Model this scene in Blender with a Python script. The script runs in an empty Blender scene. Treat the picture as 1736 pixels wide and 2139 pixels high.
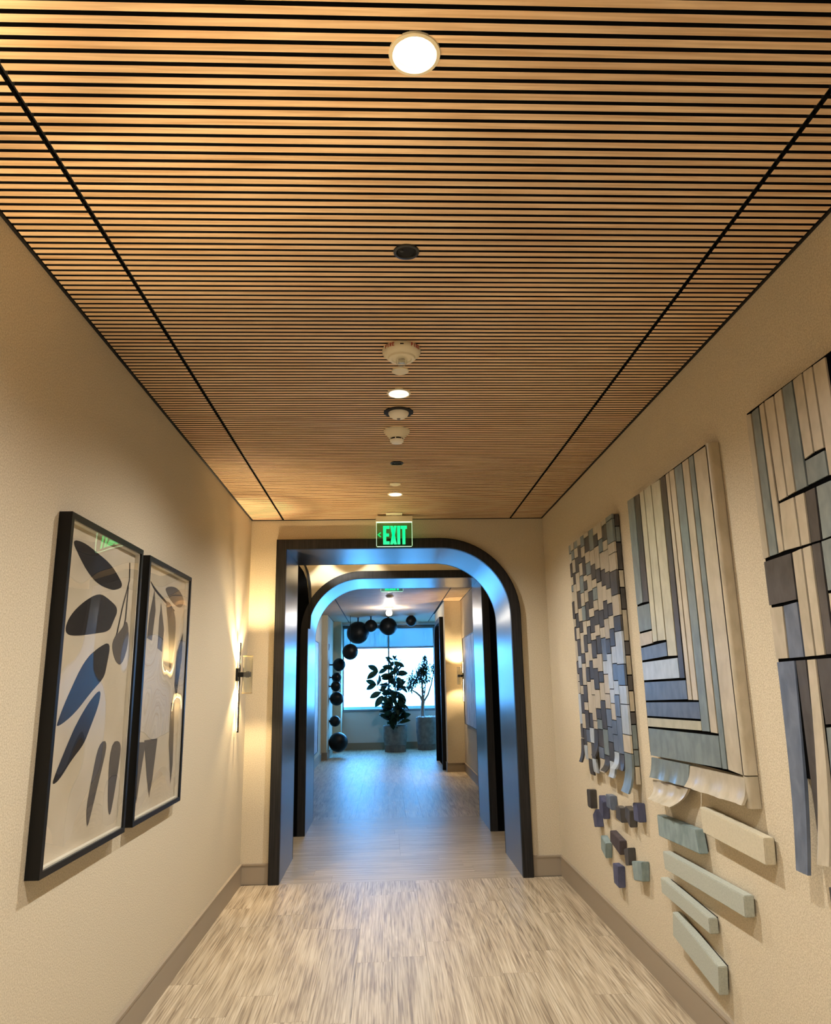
import bpy, bmesh, math, random
from mathutils import Vector, Matrix
random.seed(7)
SC = bpy.context.scene
COL = SC.collection
W, D, H, HF = 2.364, 5.80, 2.70, 2.745     # corridor width, end wall, ceiling heights (near, far)

# ---------------------------------------------------------------- camera
cam_d = bpy.data.cameras.new('camera'); cam = bpy.data.objects.new('camera', cam_d); COL.objects.link(cam)
RX = Vector((0.99906829, -0.03930626, -0.01782036)); UP = Vector((0.00834808, -0.22910883, 0.97336501)); FW = Vector((0.04234214, 0.97260689, 0.22856724))
mw = Matrix.Identity(4)
for i in range(3):
    mw[i][0] = RX[i]; mw[i][1] = UP[i]; mw[i][2] = -FW[i]
mw[0][3], mw[1][3], mw[2][3] = 1.07221, 0.0, 1.39732
cam.matrix_world = mw
cam_d.sensor_fit = 'HORIZONTAL'; cam_d.sensor_width = 36.0
cam_d.lens = 36.0 * 1523.2 / 1736.0
cam_d.clip_start = 0.02; cam_d.clip_end = 200
SC.camera = cam

# ---------------------------------------------------------------- exposure, sky, window daylight
SC.view_settings.view_transform = 'Standard'; SC.view_settings.look = 'None'
SC.view_settings.gamma = 1.0; SC.view_settings.use_curve_mapping = False
SC.view_settings.exposure = 1.25
world = bpy.data.worlds.new('World'); SC.world = world; world.use_nodes = True
bg = world.node_tree.nodes['Background']
bg.inputs['Color'].default_value = (0.105, 0.45, 1.0, 1); bg.inputs['Strength'].default_value = 11.5

def light(kind, name, loc, energy, color, rot=(0, 0, 0), **kw):
    l = bpy.data.lights.new(name, kind); l.energy = energy; l.color = color
    for k, v in kw.items(): setattr(l, k, v)
    o = bpy.data.objects.new(name, l); o.location = loc; o.rotation_euler = rot; COL.objects.link(o)
    return o
por = light('AREA', 'window_portal', (2.1, 16.98, 1.75), 1, (1, 1, 1), (math.pi/2, 0, 0), shape='RECTANGLE', size=4.0, size_y=1.9)
por.rotation_euler = (-math.pi/2, 0, 0)
por.data.cycles.is_portal = True

WARM = (1.0, 0.955, 0.895); AMBER = (1.0, 0.73, 0.42)
DOWN_W, SCONCE_W = 68.0, 20.0

# ---------------------------------------------------------------- materials
def srgb(r, g, b):
    f = lambda c: (c/255/12.92) if c/255 <= 0.04045 else ((c/255+0.055)/1.055)**2.4
    return (f(r), f(g), f(b), 1)
class NT:
    def __init__(s, name):
        s.m = bpy.data.materials.new(name); s.m.use_nodes = True; s.t = s.m.node_tree
        s.b = s.t.nodes['Principled BSDF']; s.out = s.t.nodes['Material Output']
    def n(s, ty, **kw):
        n = s.t.nodes.new(ty)
        for k, v in kw.items():
            if k in n.inputs: n.inputs[k].default_value = v
            else: setattr(n, k, v)
        return n
    def l(s, a, ao, b, bi): s.t.links.new(a.outputs[ao], b.inputs[bi])
    def ramp(s, stops):
        r = s.n('ShaderNodeValToRGB'); e = r.color_ramp.elements
        e[0].position, e[0].color = stops[0]; e[1].position, e[1].color = stops[-1]
        for p, c in stops[1:-1]:
            x = e.new(p); x.color = c
        return r
def plain(name, col, rough=0.5, metal=0.0, emit=None, strength=0, spec=0.5):
    k = NT(name); k.b.inputs['Base Color'].default_value = col; k.b.inputs['Roughness'].default_value = rough
    k.b.inputs['Metallic'].default_value = metal; k.b.inputs['Specular IOR Level'].default_value = spec
    if emit:
        k.b.inputs['Emission Color'].default_value = emit; k.b.inputs['Emission Strength'].default_value = strength
    return k.m
def noisy(name, c1, c2, scale=(1, 1, 1), nscale=5, detail=4, rough=0.5, bump=0.0, distort=0.0, rnd=True, spec=0.5, lo=0.35, hi=0.65, bscale=None, tone=0.0):
    k = NT(name)
    tc = k.n('ShaderNodeTexCoord'); mp = k.n('ShaderNodeMapping'); mp.inputs['Scale'].default_value = scale
    k.l(tc, 'Object', mp, 'Vector')
    src, so = mp, 'Vector'
    oi = k.n('ShaderNodeObjectInfo')
    if rnd:
        va = k.n('ShaderNodeVectorMath', operation='MULTIPLY_ADD'); 
        cb = k.n('ShaderNodeCombineXYZ'); 
        for a, f in (('X', 37.0), ('Y', 91.0), ('Z', 53.0)):
            mm = k.n('ShaderNodeMath', operation='MULTIPLY'); mm.inputs[1].default_value = f
            k.l(oi, 'Random', mm, 0); k.l(mm, 0, cb, a)
        va = k.n('ShaderNodeVectorMath', operation='ADD'); k.l(mp, 'Vector', va, 0); k.l(cb, 0, va, 1); src, so = va, 0
    nz = k.n('ShaderNodeTexNoise'); nz.inputs['Scale'].default_value = nscale; nz.inputs['Detail'].default_value = detail
    nz.inputs['Distortion'].default_value = distort
    k.l(src, so, nz, 'Vector')
    rp = k.ramp([(lo, c1), (hi, c2)]); k.l(nz, 'Fac', rp, 'Fac')
    last = rp
    if tone:
        mr = k.n('ShaderNodeMapRange'); mr.inputs['To Min'].default_value = 1 - tone; mr.inputs['To Max'].default_value = 1 + tone
        k.l(oi, 'Random', mr, 'Value')
        hs = k.n('ShaderNodeHueSaturation'); k.l(mr, 0, hs, 'Value'); k.l(rp, 'Color', hs, 'Color'); last = hs
    k.l(last, 'Color', k.b, 'Base Color')
    k.b.inputs['Roughness'].default_value = rough; k.b.inputs['Specular IOR Level'].default_value = spec
    if bump:
        bp = k.n('ShaderNodeBump'); bp.inputs['Strength'].default_value = bump; bp.inputs['Distance'].default_value = 0.002
        if bscale:
            n2 = k.n('ShaderNodeTexNoise'); n2.inputs['Scale'].default_value = bscale; k.l(tc, 'Object', n2, 'Vector'); k.l(n2, 'Fac', bp, 'Height')
        else: k.l(nz, 'Fac', bp, 'Height')
        k.l(bp, 'Normal', k.b, 'Normal')
    return k.m
def thin_glass(name, tint=(0.95, 0.97, 0.95, 1), rough=0.02, bump=0.0, bscale=3.0, ior=1.5, base=0.0):
    k = NT(name); k.t.nodes.remove(k.b)
    tr = k.n('ShaderNodeBsdfTransparent'); tr.inputs['Color'].default_value = tint
    gl = k.n('ShaderNodeBsdfGlossy'); gl.inputs['Roughness'].default_value = rough
    lw = k.n('ShaderNodeLayerWeight'); pw = k.n('ShaderNodeMath', operation='POWER'); pw.inputs[1].default_value = 3.6
    f0 = ((ior-1)/(ior+1))**2 + base
    fr = k.n('ShaderNodeMath', operation='MULTIPLY_ADD'); fr.inputs[1].default_value = 1-f0; fr.inputs[2].default_value = f0; fr.use_clamp = True
    k.l(lw, 'Facing', pw, 0); k.l(pw, 0, fr, 0)
    mx = k.n('ShaderNodeMixShader'); k.l(fr, 0, mx, 0)
    k.l(tr, 0, mx, 1); k.l(gl, 0, mx, 2); k.l(mx, 0, k.out, 'Surface')
    if bump:
        tc = k.n('ShaderNodeTexCoord'); nz = k.n('ShaderNodeTexNoise'); nz.inputs['Scale'].default_value = bscale; nz.inputs['Detail'].default_value = 0
        bp = k.n('ShaderNodeBump'); bp.inputs['Strength'].default_value = 1; bp.inputs['Distance'].default_value = bump
        k.l(tc, 'Object', nz, 'Vector'); k.l(nz, 'Fac', bp, 'Height'); k.l(bp, 'Normal', gl, 'Normal')
    return k.m

def floor_mat(name, scale):
    """washed oak plank: long streaks, a few wandering darker figures"""
    k = NT(name)
    tc = k.n('ShaderNodeTexCoord'); oi = k.n('ShaderNodeObjectInfo'); cb = k.n('ShaderNodeCombineXYZ')
    for a, f in (('X', 17.0), ('Y', 43.0), ('Z', 5.0)):
        mm = k.n('ShaderNodeMath', operation='MULTIPLY'); mm.inputs[1].default_value = f; k.l(oi, 'Random', mm, 0); k.l(mm, 0, cb, a)
    va = k.n('ShaderNodeVectorMath', operation='ADD'); k.l(tc, 'Object', va, 0); k.l(cb, 0, va, 1)
    def nz(sc, ns, det, dist):
        mp = k.n('ShaderNodeMapping'); mp.inputs['Scale'].default_value = sc; k.l(va, 0, mp, 'Vector')
        n = k.n('ShaderNodeTexNoise'); n.inputs['Scale'].default_value = ns; n.inputs['Detail'].default_value = det; n.inputs['Distortion'].default_value = dist
        k.l(mp, 0, n, 'Vector'); return n
    sx = scale
    a = nz((sx[0]*52, sx[1]*14, 1), 3.0, 5, 0.2)
    b = nz((sx[0]*5, sx[1]*5, 1), 1.3, 3, 1.2)
    wv = k.n('ShaderNodeMath', operation='SINE'); mm = k.n('ShaderNodeMath', operation='MULTIPLY'); mm.inputs[1].default_value = 62
    k.l(b, 'Fac', mm, 0); k.l(mm, 0, wv, 0)
    m2 = k.n('ShaderNodeMath', operation='MULTIPLY_ADD'); m2.inputs[1].default_value = 0.045; k.l(wv, 0, m2, 0); k.l(a, 'Fac', m2, 2)
    c2 = nz((sx[0]*9, sx[1]*9, 1), 2.4, 3, 0.4); m3 = k.n('ShaderNodeMath', operation='MULTIPLY_ADD'); m3.inputs[1].default_value = 0.55; m3.inputs[2].default_value = -0.275
    k.l(c2, 'Fac', m3, 0); m4 = k.n('ShaderNodeMath', operation='ADD'); k.l(m2, 0, m4, 0); k.l(m3, 0, m4, 1); m2 = m4
    rp = k.ramp([(0.22, srgb(112, 97, 78)), (0.40, srgb(154, 138, 114)), (0.55, srgb(180, 165, 139)), (0.76, srgb(202, 189, 165))])
    k.l(m2, 0, rp, 'Fac')
    mr = k.n('ShaderNodeMapRange'); mr.inputs['To Min'].default_value = 0.93; mr.inputs['To Max'].default_value = 1.06; k.l(oi, 'Random', mr, 'Value')
    hs = k.n('ShaderNodeHueSaturation'); k.l(mr, 0, hs, 'Value'); k.l(rp, 'Color', hs, 'Color'); k.l(hs, 'Color', k.b, 'Base Color')
    rr = k.n('ShaderNodeMapRange'); rr.inputs['To Min'].default_value = 0.36; rr.inputs['To Max'].default_value = 0.50; k.l(a, 'Fac', rr, 'Value'); k.l(rr, 0, k.b, 'Roughness')
    bp = k.n('ShaderNodeBump'); bp.inputs['Strength'].default_value = 0.35; bp.inputs['Distance'].default_value = 0.0012; k.l(m2, 0, bp, 'Height'); k.l(bp, 0, k.b, 'Normal')
    k.b.inputs['Specular IOR Level'].default_value = 0.36
    return k.m

M = {}
M['wall'] = noisy('woven_wallcovering', srgb(184, 172, 148), srgb(210, 199, 175), (1, 1, 1), 190, 3, 0.85, 0.5, rnd=False, spec=0.2)
M['cream'] = plain('cream_paint', srgb(226, 208, 172), 0.8)
M['base'] = plain('taupe_baseboard', srgb(150, 137, 118), 0.55)
M['slat'] = noisy('oak_slat', srgb(206, 168, 126), srgb(244, 214, 174), (1.6, 42, 42), 2.2, 5, 0.55, 0.15, 0.6, tone=0.07, lo=0.3, hi=0.7, spec=0.3)
M['black'] = plain('matt_black', (0.008, 0.008, 0.008, 1), 0.6, spec=0.3)
M['blackfelt'] = plain('black_felt', (0.004, 0.004, 0.004, 1), 1.0, spec=0.0)
M['ebony'] = noisy('black_stained_oak', (0.006, 0.006, 0.0065, 1), (0.020, 0.019, 0.019, 1), (60, 60, 1.5), 2.0, 4, 0.5, 0.12, rnd=False, spec=0.3)
M['ebonyh'] = noisy('black_stained_oak_head', (0.006, 0.006, 0.0065, 1), (0.020, 0.019, 0.019, 1), (60, 2, 60), 2.0, 4, 0.5, 0.12, rnd=False, spec=0.3)
M['reveal'] = noisy('polished_black_oak', (0.020, 0.020, 0.022, 1), (0.045, 0.044, 0.046, 1), (60, 60, 1.5), 2.0, 4, 0.30, 0.06, rnd=False, spec=1.0)
M['reveal'].node_tree.nodes['Principled BSDF'].inputs['IOR'].default_value = 1.75
M['floor'] = floor_mat('washed_oak_planks', (1.0, 0.075, 1))
M['floorx'] = floor_mat('washed_oak_planks_across', (0.075*14/52, 1.0*52/14, 1))
M['white'] = plain('white_plastic', srgb(236, 230, 214), 0.45)
M['offwhite'] = plain('ivory_plastic', srgb(226, 216, 188), 0.5)
M['reflector'] = plain('white_reflector', (0.62, 0.61, 0.58, 1), 0.45)
M['lens'] = plain('lit_lens', (1, 1, 1, 1), 0.4, emit=(1, 0.95, 0.86, 1), strength=6)
M['red'] = plain('red_print', srgb(170, 40, 30), 0.5)
M['grey'] = plain('grey_print', srgb(90, 85, 78), 0.5)
M['dark_plastic'] = plain('charcoal_plastic', (0.02, 0.021, 0.021, 1), 0.35)
M['glass'] = thin_glass('clear_glass', (0.95, 0.95, 0.92, 1), 0.03, base=0.06)
M['picglass'] = thin_glass('wavy_picture_glazing', (0.96, 0.96, 0.95, 1), 0.012, 0.012, 2.6, 1.7, base=0.05)
M['greenglass'] = thin_glass('green_edge_lit_acrylic', (0.62, 0.86, 0.66, 1), 0.02)
M['exit'] = plain('exit_green', (0.0, 0.3, 0.08, 1), 0.5, emit=(0.0, 1.0, 0.24, 1), strength=0.62)
M['exitdim'] = plain('arrow_green', (0.0, 0.4, 0.1, 1), 0.5, emit=(0.0, 0.6, 0.12, 1), strength=0.5)
M['edge'] = plain('edge_glow', (0.6, 1, 0.7, 1), 0.4, emit=(0.6, 1.0, 0.6, 1), strength=0.75)
M['led'] = plain('warm_led_strip', (1, .8, .5, 1), 0.5, emit=(1.0, 0.74, 0.38, 1), strength=16)
M['bulb'] = plain('lit_bulb', (1, 1, 1, 1), 0.5, emit=(1, 0.86, 0.66, 1), strength=14)
M['brass'] = plain('brass', (0.45, 0.32, 0.15, 1), 0.3, 1.0)
M['print'] = noisy('cream_print_paper', srgb(206, 192, 166), srgb(222, 210, 188), (1, 1, 1), 3, 2, 0.9, rnd=False)
M['leafprint'] = plain('dark_leaf_print', srgb(36, 30, 27), 0.9)
M['leafgrey'] = plain('grey_leaf_print', srgb(96, 88, 80), 0.9)
def hide(name, a, b, rough=0.32):
    return noisy(name, srgb(*a), srgb(*b), (4, 4, 2.2), 6, 4, rough, 0.12, 0.3, spec=0.55, tone=0.08, bscale=60)
M['C'] = hide('cream_leather', (168, 158, 136), (184, 174, 153))
M['K'] = hide('sage_cream_leather', (168, 164, 140), (186, 182, 158))
M['D'] = hide('charcoal_leather', (60, 57, 55), (76, 73, 72))
M['G'] = hide('grey_green_leather', (104, 114, 114), (124, 134, 132))
M['B'] = hide('slate_blue_leather', (84, 94, 110), (104, 114, 130))
M['L'] = hide('pale_blue_leather', (158, 168, 176), (178, 186, 194))
M['N'] = hide('navy_block', (62, 66, 92), (80, 84, 112), 0.6)
M['T'] = hide('teal_grey_block', (112, 130, 130), (136, 152, 152), 0.6)
M['P'] = hide('plum_black_block', (56, 48, 52), (72, 64, 68), 0.6)
M['E'] = noisy('ecru_felt', srgb(184, 176, 152), srgb(194, 186, 162), (1, 1, 1), 160, 2, 0.9, 0.12)
M['S'] = noisy('sage_felt', srgb(160, 164, 152), srgb(172, 176, 164), (1, 1, 1), 160, 2, 0.9, 0.12)
M['ball'] = plain('black_satin_sphere', (0.006, 0.007, 0.008, 1), 0.42, spec=0.22)
M['pot'] = noisy('grey_concrete', srgb(96, 92, 88), srgb(116, 112, 108), (1, 1, 1), 12, 3, 0.75)
M['soil'] = plain('white_pebbles', srgb(200, 200, 196), 0.8)
M['dirt'] = plain('dark_soil', srgb(60, 48, 38), 0.9)
M['leaf'] = noisy('rubber_plant_leaf', srgb(30, 52, 36), srgb(52, 74, 48), (4, 4, 4), 3, 2, 0.35, spec=0.5)
M['leaf2'] = noisy('narrow_leaf', srgb(30, 50, 32), srgb(50, 72, 44), (4, 4, 4), 3, 2, 0.5)
M['bark'] = noisy('pale_bark', srgb(112, 100, 92), srgb(150, 136, 126), (20, 20, 4), 3, 3, 0.8, 0.3)
M['alu'] = plain('grey_aluminium', srgb(120, 124, 128), 0.4, 0.3)
M['sillm'] = plain('pale_sill', srgb(196, 198, 198), 0.5)
M['palewall'] = plain('pale_grey_paint', srgb(206, 206, 204), 0.8)
M['parapet'] = plain('pale_outside_parapet', srgb(120, 140, 150), 0.6)
M['winglass'] = thin_glass('window_glass', (0.96, 0.98, 1, 1), 0.0, ior=1.45)
M['abstract'] = None
k = NT('abstract_painting'); tc = k.n('ShaderNodeTexCoord'); mp = k.n('ShaderNodeMapping'); mp.inputs['Scale'].default_value = (6, 14, 1.1)
k.l(tc, 'Object', mp, 0); nz = k.n('ShaderNodeTexNoise'); nz.inputs['Scale'].default_value = 1.6; nz.inputs['Detail'].default_value = 8; nz.inputs['Distortion'].default_value = 0.7
k.l(mp, 0, nz, 0); rp = k.ramp([(0.3, srgb(120, 60, 72)), (0.4, srgb(120, 120, 132)), (0.5, srgb(206, 208, 212)), (0.58, srgb(110, 134, 170)), (0.7, srgb(226, 226, 226))])
k.l(nz, 'Fac', rp, 0); k.l(rp, 0, k.b, 'Base Color'); k.b.inputs['Roughness'].default_value = 0.5; M['abstract'] = k.m
k = NT('roller_shade_mesh'); k.t.nodes.remove(k.b); tc = k.n('ShaderNodeTexCoord'); mp = k.n('ShaderNodeMapping'); mp.inputs['Scale'].default_value = (40, 1, 1.2); k.l(tc, 'Object', mp, 0)
nz = k.n('ShaderNodeTexNoise'); nz.inputs['Scale'].default_value = 2; nz.inputs['Detail'].default_value = 3; k.l(mp, 0, nz, 0)
rp = k.ramp([(0.35, (0.11, 0.14, 0.15, 1)), (0.7, (0.22, 0.25, 0.25, 1))]); k.l(nz, 'Fac', rp, 0)
tr = k.n('ShaderNodeBsdfTransparent'); k.l(rp, 0, tr, 0); df = k.n('ShaderNodeBsdfDiffuse'); df.inputs[0].default_value = (0.25, 0.27, 0.27, 1)
ad = k.n('ShaderNodeAddShader'); k.l(tr, 0, ad, 0); k.l(df, 0, ad, 1); k.l(ad, 0, k.out, 0); M['shade'] = k.m

# ---------------------------------------------------------------- geometry helpers
def new(): return bmesh.new()
def box(bm, x0, x1, y0, y1, z0, z1):
    v = [bm.verts.new((x, y, z)) for x in (x0, x1) for y in (y0, y1) for z in (z0, z1)]
    for f in ((0, 1, 3, 2), (4, 6, 7, 5), (0, 4, 5, 1), (2, 3, 7, 6), (0, 2, 6, 4), (1, 5, 7, 3)): bm.faces.new([v[i] for i in f])
    return bm
def B(*a): return box(new(), *a)
def bbox_b(x0, x1, y0, y1, z0, z1, bev=0.003, seg=2):
    bm = B(x0, x1, y0, y1, z0, z1); bmesh.ops.recalc_face_normals(bm, faces=bm.faces)
    bmesh.ops.bevel(bm, geom=list(bm.edges), offset=bev, segments=seg, affect='EDGES', profile=0.6); return bm
def extr(bm, pts, axis, a, b):
    """extrude a 2D polygon along axis from a to b"""
    def P(p, t):
        if axis == 0: return (t, p[0], p[1])
        if axis == 1: return (p[0], t, p[1])
        return (p[0], p[1], t)
    n = len(pts); A = [bm.verts.new(P(p, a)) for p in pts]; Bv = [bm.verts.new(P(p, b)) for p in pts]
    bm.faces.new(A); bm.faces.new(Bv[::-1])
    for i in range(n): bm.faces.new((A[i], Bv[i], Bv[(i+1) % n], A[(i+1) % n]))
    return bm
def lathe(bm, prof, c, seg=32, axis='z'):
    rings = []
    for r, z in prof:
        ring = []
        for i in range(seg):
            a = 2*math.pi*i/seg
            p = (c[0]+r*math.cos(a), c[1]+r*math.sin(a), c[2]+z) if axis == 'z' else (c[0]+z, c[1]+r*math.cos(a), c[2]+r*math.sin(a))
            ring.append(bm.verts.new(p))
        rings.append(ring)
    for a, b in zip(rings, rings[1:]):
        for i in range(seg): bm.faces.new((a[i], a[(i+1) % seg], b[(i+1) % seg], b[i]))
    if prof[0][0] > 1e-4: bm.faces.new(rings[0][::-1])
    if prof[-1][0] > 1e-4: bm.faces.new(rings[-1])
    return bm
def ring_lathe(bm, prof, c, seg=32):
    """closed profile (ring body, no caps)"""
    rings = []
    for r, z in prof:
        rings.append([bm.verts.new((c[0]+r*math.cos(2*math.pi*i/seg), c[1]+r*math.sin(2*math.pi*i/seg), c[2]+z)) for i in range(seg)])
    n = len(rings)
    for k_ in range(n):
        a, b = rings[k_], rings[(k_+1) % n]
        for i in range(seg): bm.faces.new((a[i], a[(i+1) % seg], b[(i+1) % seg], b[i]))
    return bm
def tube(bm, pts, rad, seg=8):
    pts = [Vector(p) for p in pts]; rings = []
    for i, p in enumerate(pts):
        d = (pts[min(i+1, len(pts)-1)] - pts[max(i-1, 0)]).normalized()
        u = d.orthogonal().normalized(); v = d.cross(u)
        if rings:
            pass
        r = rad[i] if isinstance(rad, (list, tuple)) else rad
        rings.append((p, u, v, r))
    # keep frames consistent
    out = []; pu = rings[0][1]
    for p, u, v, r in rings:
        d = u.cross(v); pu2 = (pu - d*pu.dot(d)).normalized(); pv = d.cross(pu2); pu = pu2
        out.append([bm.verts.new(p + pu2*math.cos(2*math.pi*j/seg)*r + pv*math.sin(2*math.pi*j/seg)*r) for j in range(seg)])
    for a, b in zip(out, out[1:]):
        for j in range(seg): bm.faces.new((a[j], a[(j+1) % seg], b[(j+1) % seg], b[j]))
    bm.faces.new(out[0][::-1]); bm.faces.new(out[-1]); return bm
def absloc(o):
    v = Vector((0, 0, 0))
    while o is not None: v += o.location; o = o.parent
    return v
def obj(name, bm, mat, parent=None, smooth=False, at=None):
    off = absloc(parent) if parent is not None else Vector((0, 0, 0))
    if at is not None: off = Vector(at)
    bmesh.ops.recalc_face_normals(bm, faces=bm.faces)
    if off.length: bmesh.ops.translate(bm, verts=bm.verts, vec=-off)
    me = bpy.data.meshes.new(name); bm.to_mesh(me); bm.free()
    if mat is not None: me.materials.append(mat)
    if smooth:
        for p in me.polygons: p.use_smooth = True
        try: me.set_sharp_from_angle(angle=math.radians(smooth if smooth is not True else 40))
        except Exception: pass
    o = bpy.data.objects.new(name, me); COL.objects.link(o)
    if parent is not None: o.parent = parent
    if at is not None: o.location = off - (absloc(parent) if parent is not None else Vector((0, 0, 0)))
    return o
def inst(name, mesh, loc, parent):
    o = bpy.data.objects.new(name, mesh); COL.objects.link(o); o.parent = parent; o.location = Vector(loc) - absloc(parent); return o
def struct(name, bm, mat, **kw):
    o = obj(name, bm, mat, **kw); o['kind'] = 'structure'; return o
def sroot(name, loc=(0, 0, 0)):
    o = bpy.data.objects.new(name, None); o.location = loc; COL.objects.link(o); o['kind'] = 'structure'; return o
def tag(o, label, cat, group=None):
    o['label'] = label; o['category'] = cat
    if group: o['group'] = group
    return o
def thing(name, label, cat, loc, group=None):
    o = bpy.data.objects.new(name, None); o.location = loc; o.empty_display_size = 0.1; COL.objects.link(o); return tag(o, label, cat, group)
DATA_A_Y = [4.8369,4.7748,4.6972,4.6096,4.5254,4.4433,4.3386,4.2438,4.1483,4.0641,3.9779,3.859]
DATA_A_T = ["G2.227 C2.162 D2.071 C2.014 G1.972 C1.906 D1.792 C1.738 D1.651 C1.518 D1.438 C1.389 C1.314 L1.125 D1.038 D0.886", "C2.239 G2.177 C2.087 D2.012 C1.821 D1.730 C1.654 D1.551 L1.472 D1.365 C1.308 D1.193 C1.101 D1.001 L0.911", "G2.239 C2.175 D2.077 C1.956 D1.847 C1.763 D1.693 C1.561 D1.501 C1.366 D1.265 C1.214 D1.101 B1.026 C0.925 D0.831", "C2.239 D2.126 C2.045 G1.935 C1.851 G1.759 C1.671 D1.567 C1.473 D1.389 C1.200 D1.115 L1.026 D0.937 L0.853", "G2.218 C2.151 D2.036 C1.999 D1.943 C1.868 D1.756 C1.718 D1.616 C1.511 D1.402 C1.310 C1.160 C1.111 D0.952", "C2.260 D2.168 C2.100 G2.025 C1.923 D1.821 C1.768 D1.675 C1.630 D1.524 C1.464 D1.342 C1.233 D1.173 G1.116 D1.018 B0.954 C0.875", "G2.160 C2.071 D1.984 C1.933 G1.859 C1.798 D1.715 C1.649 D1.546 C1.444 D1.383 C1.281 D1.123 G0.981 D0.886", "C2.237 D2.164 C2.031 D1.954 C1.789 D1.692 C1.631 B1.503 L1.428 C1.320 C1.238 B1.141 B1.059 D0.958 L0.868", "C2.190 G2.115 C2.012 D1.921 C1.834 D1.734 C1.621 D1.539 L1.347 L1.270 C1.181 B1.105 B1.016 L0.920", "C2.256 D2.167 C2.111 C1.986 D1.893 C1.810 D1.743 C1.671 D1.576 L1.483 B1.392 L1.317 B1.202 B1.012 D0.924", "G2.260 G2.133 C2.073 C1.976 D1.845 C1.732 D1.650 L1.476 B1.367 L1.270 L1.117 C1.026 G0.823", "D2.216 G2.128 D1.975 C1.879 D1.762 C1.595 D1.522 C1.419 D1.339 C1.233 D1.170 G1.046 G0.965 C0.875"]
DATA_B = [["G",[3.5927,2.2908],[3.4904,2.2888],[3.4947,1.7566],[3.5861,1.7528]],["D",[3.4847,2.2892],[3.4153,2.2842],[3.4146,1.7523],[3.4897,1.7561]],["G",[3.5871,1.7493],[3.4083,1.7482],[3.4087,1.6237],[3.5829,1.6201]],["C",[3.5838,1.6166],[3.4072,1.6202],[3.4137,1.5578],[3.585,1.5509]],["K",[3.4101,2.2838],[3.3475,2.2829],[3.3481,1.5643],[3.4079,1.5618]],["K",[3.3425,2.2825],[3.2521,2.2841],[3.2467,1.5635],[3.3435,1.5641]],["B",[3.5806,1.5472],[3.2458,1.5586],[3.2432,1.4928],[3.5789,1.4829]],["K",[3.2473,2.2837],[3.1374,2.2809],[3.135,1.4905],[3.2391,1.4919]],["L",[3.5801,1.4785],[3.1322,1.4858],[3.131,1.397],[3.5774,1.3888]],["D",[3.1325,2.2821],[3.0709,2.279],[3.0744,1.3966],[3.1294,1.3955]],["B",[3.5734,1.3845],[3.0698,1.3921],[3.0681,1.31],[3.5789,1.2942]],["C",[3.0686,2.2792],[3.0292,2.2811],[3.0221,1.3081],[3.0649,1.3079]],["C",[3.025,2.2807],[2.9708,2.2796],[2.9646,1.3086],[3.0166,1.3082]],["B",[3.5746,1.2909],[2.9598,1.3066],[2.9586,1.2361],[3.572,1.223]],["G",[2.9668,2.2792],[2.8866,2.2792],[2.8855,1.1925],[2.9599,1.1907]],["K",[3.5729,1.2196],[2.9578,1.2327],[2.9595,1.1921],[3.5745,1.1748]],["C",[2.8828,2.2789],[2.8177,2.2793],[2.8174,1.1901],[2.8794,1.1908]],["G",[3.5728,1.1715],[2.8137,1.1864],[2.8164,1.0664],[3.5739,1.0432]],["G",[2.8141,2.2789],[2.7683,2.2784],[2.7683,1.0671],[2.8121,1.0655]],["C",[2.7646,2.2787],[2.6388,2.2762],[2.6436,1.0594],[2.7639,1.0669]],["Gf",[3.5652,1.039],[3.1235,1.0498],[3.153,0.9566],[3.5778,0.9434]],["Cf",[3.5768,0.9378],[3.1559,0.9526],[3.2656,0.8498],[3.541,0.8459]],["Cf",[3.1148,1.0471],[2.642,1.0554],[2.6357,0.9597],[3.1458,0.9554]]]
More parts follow.
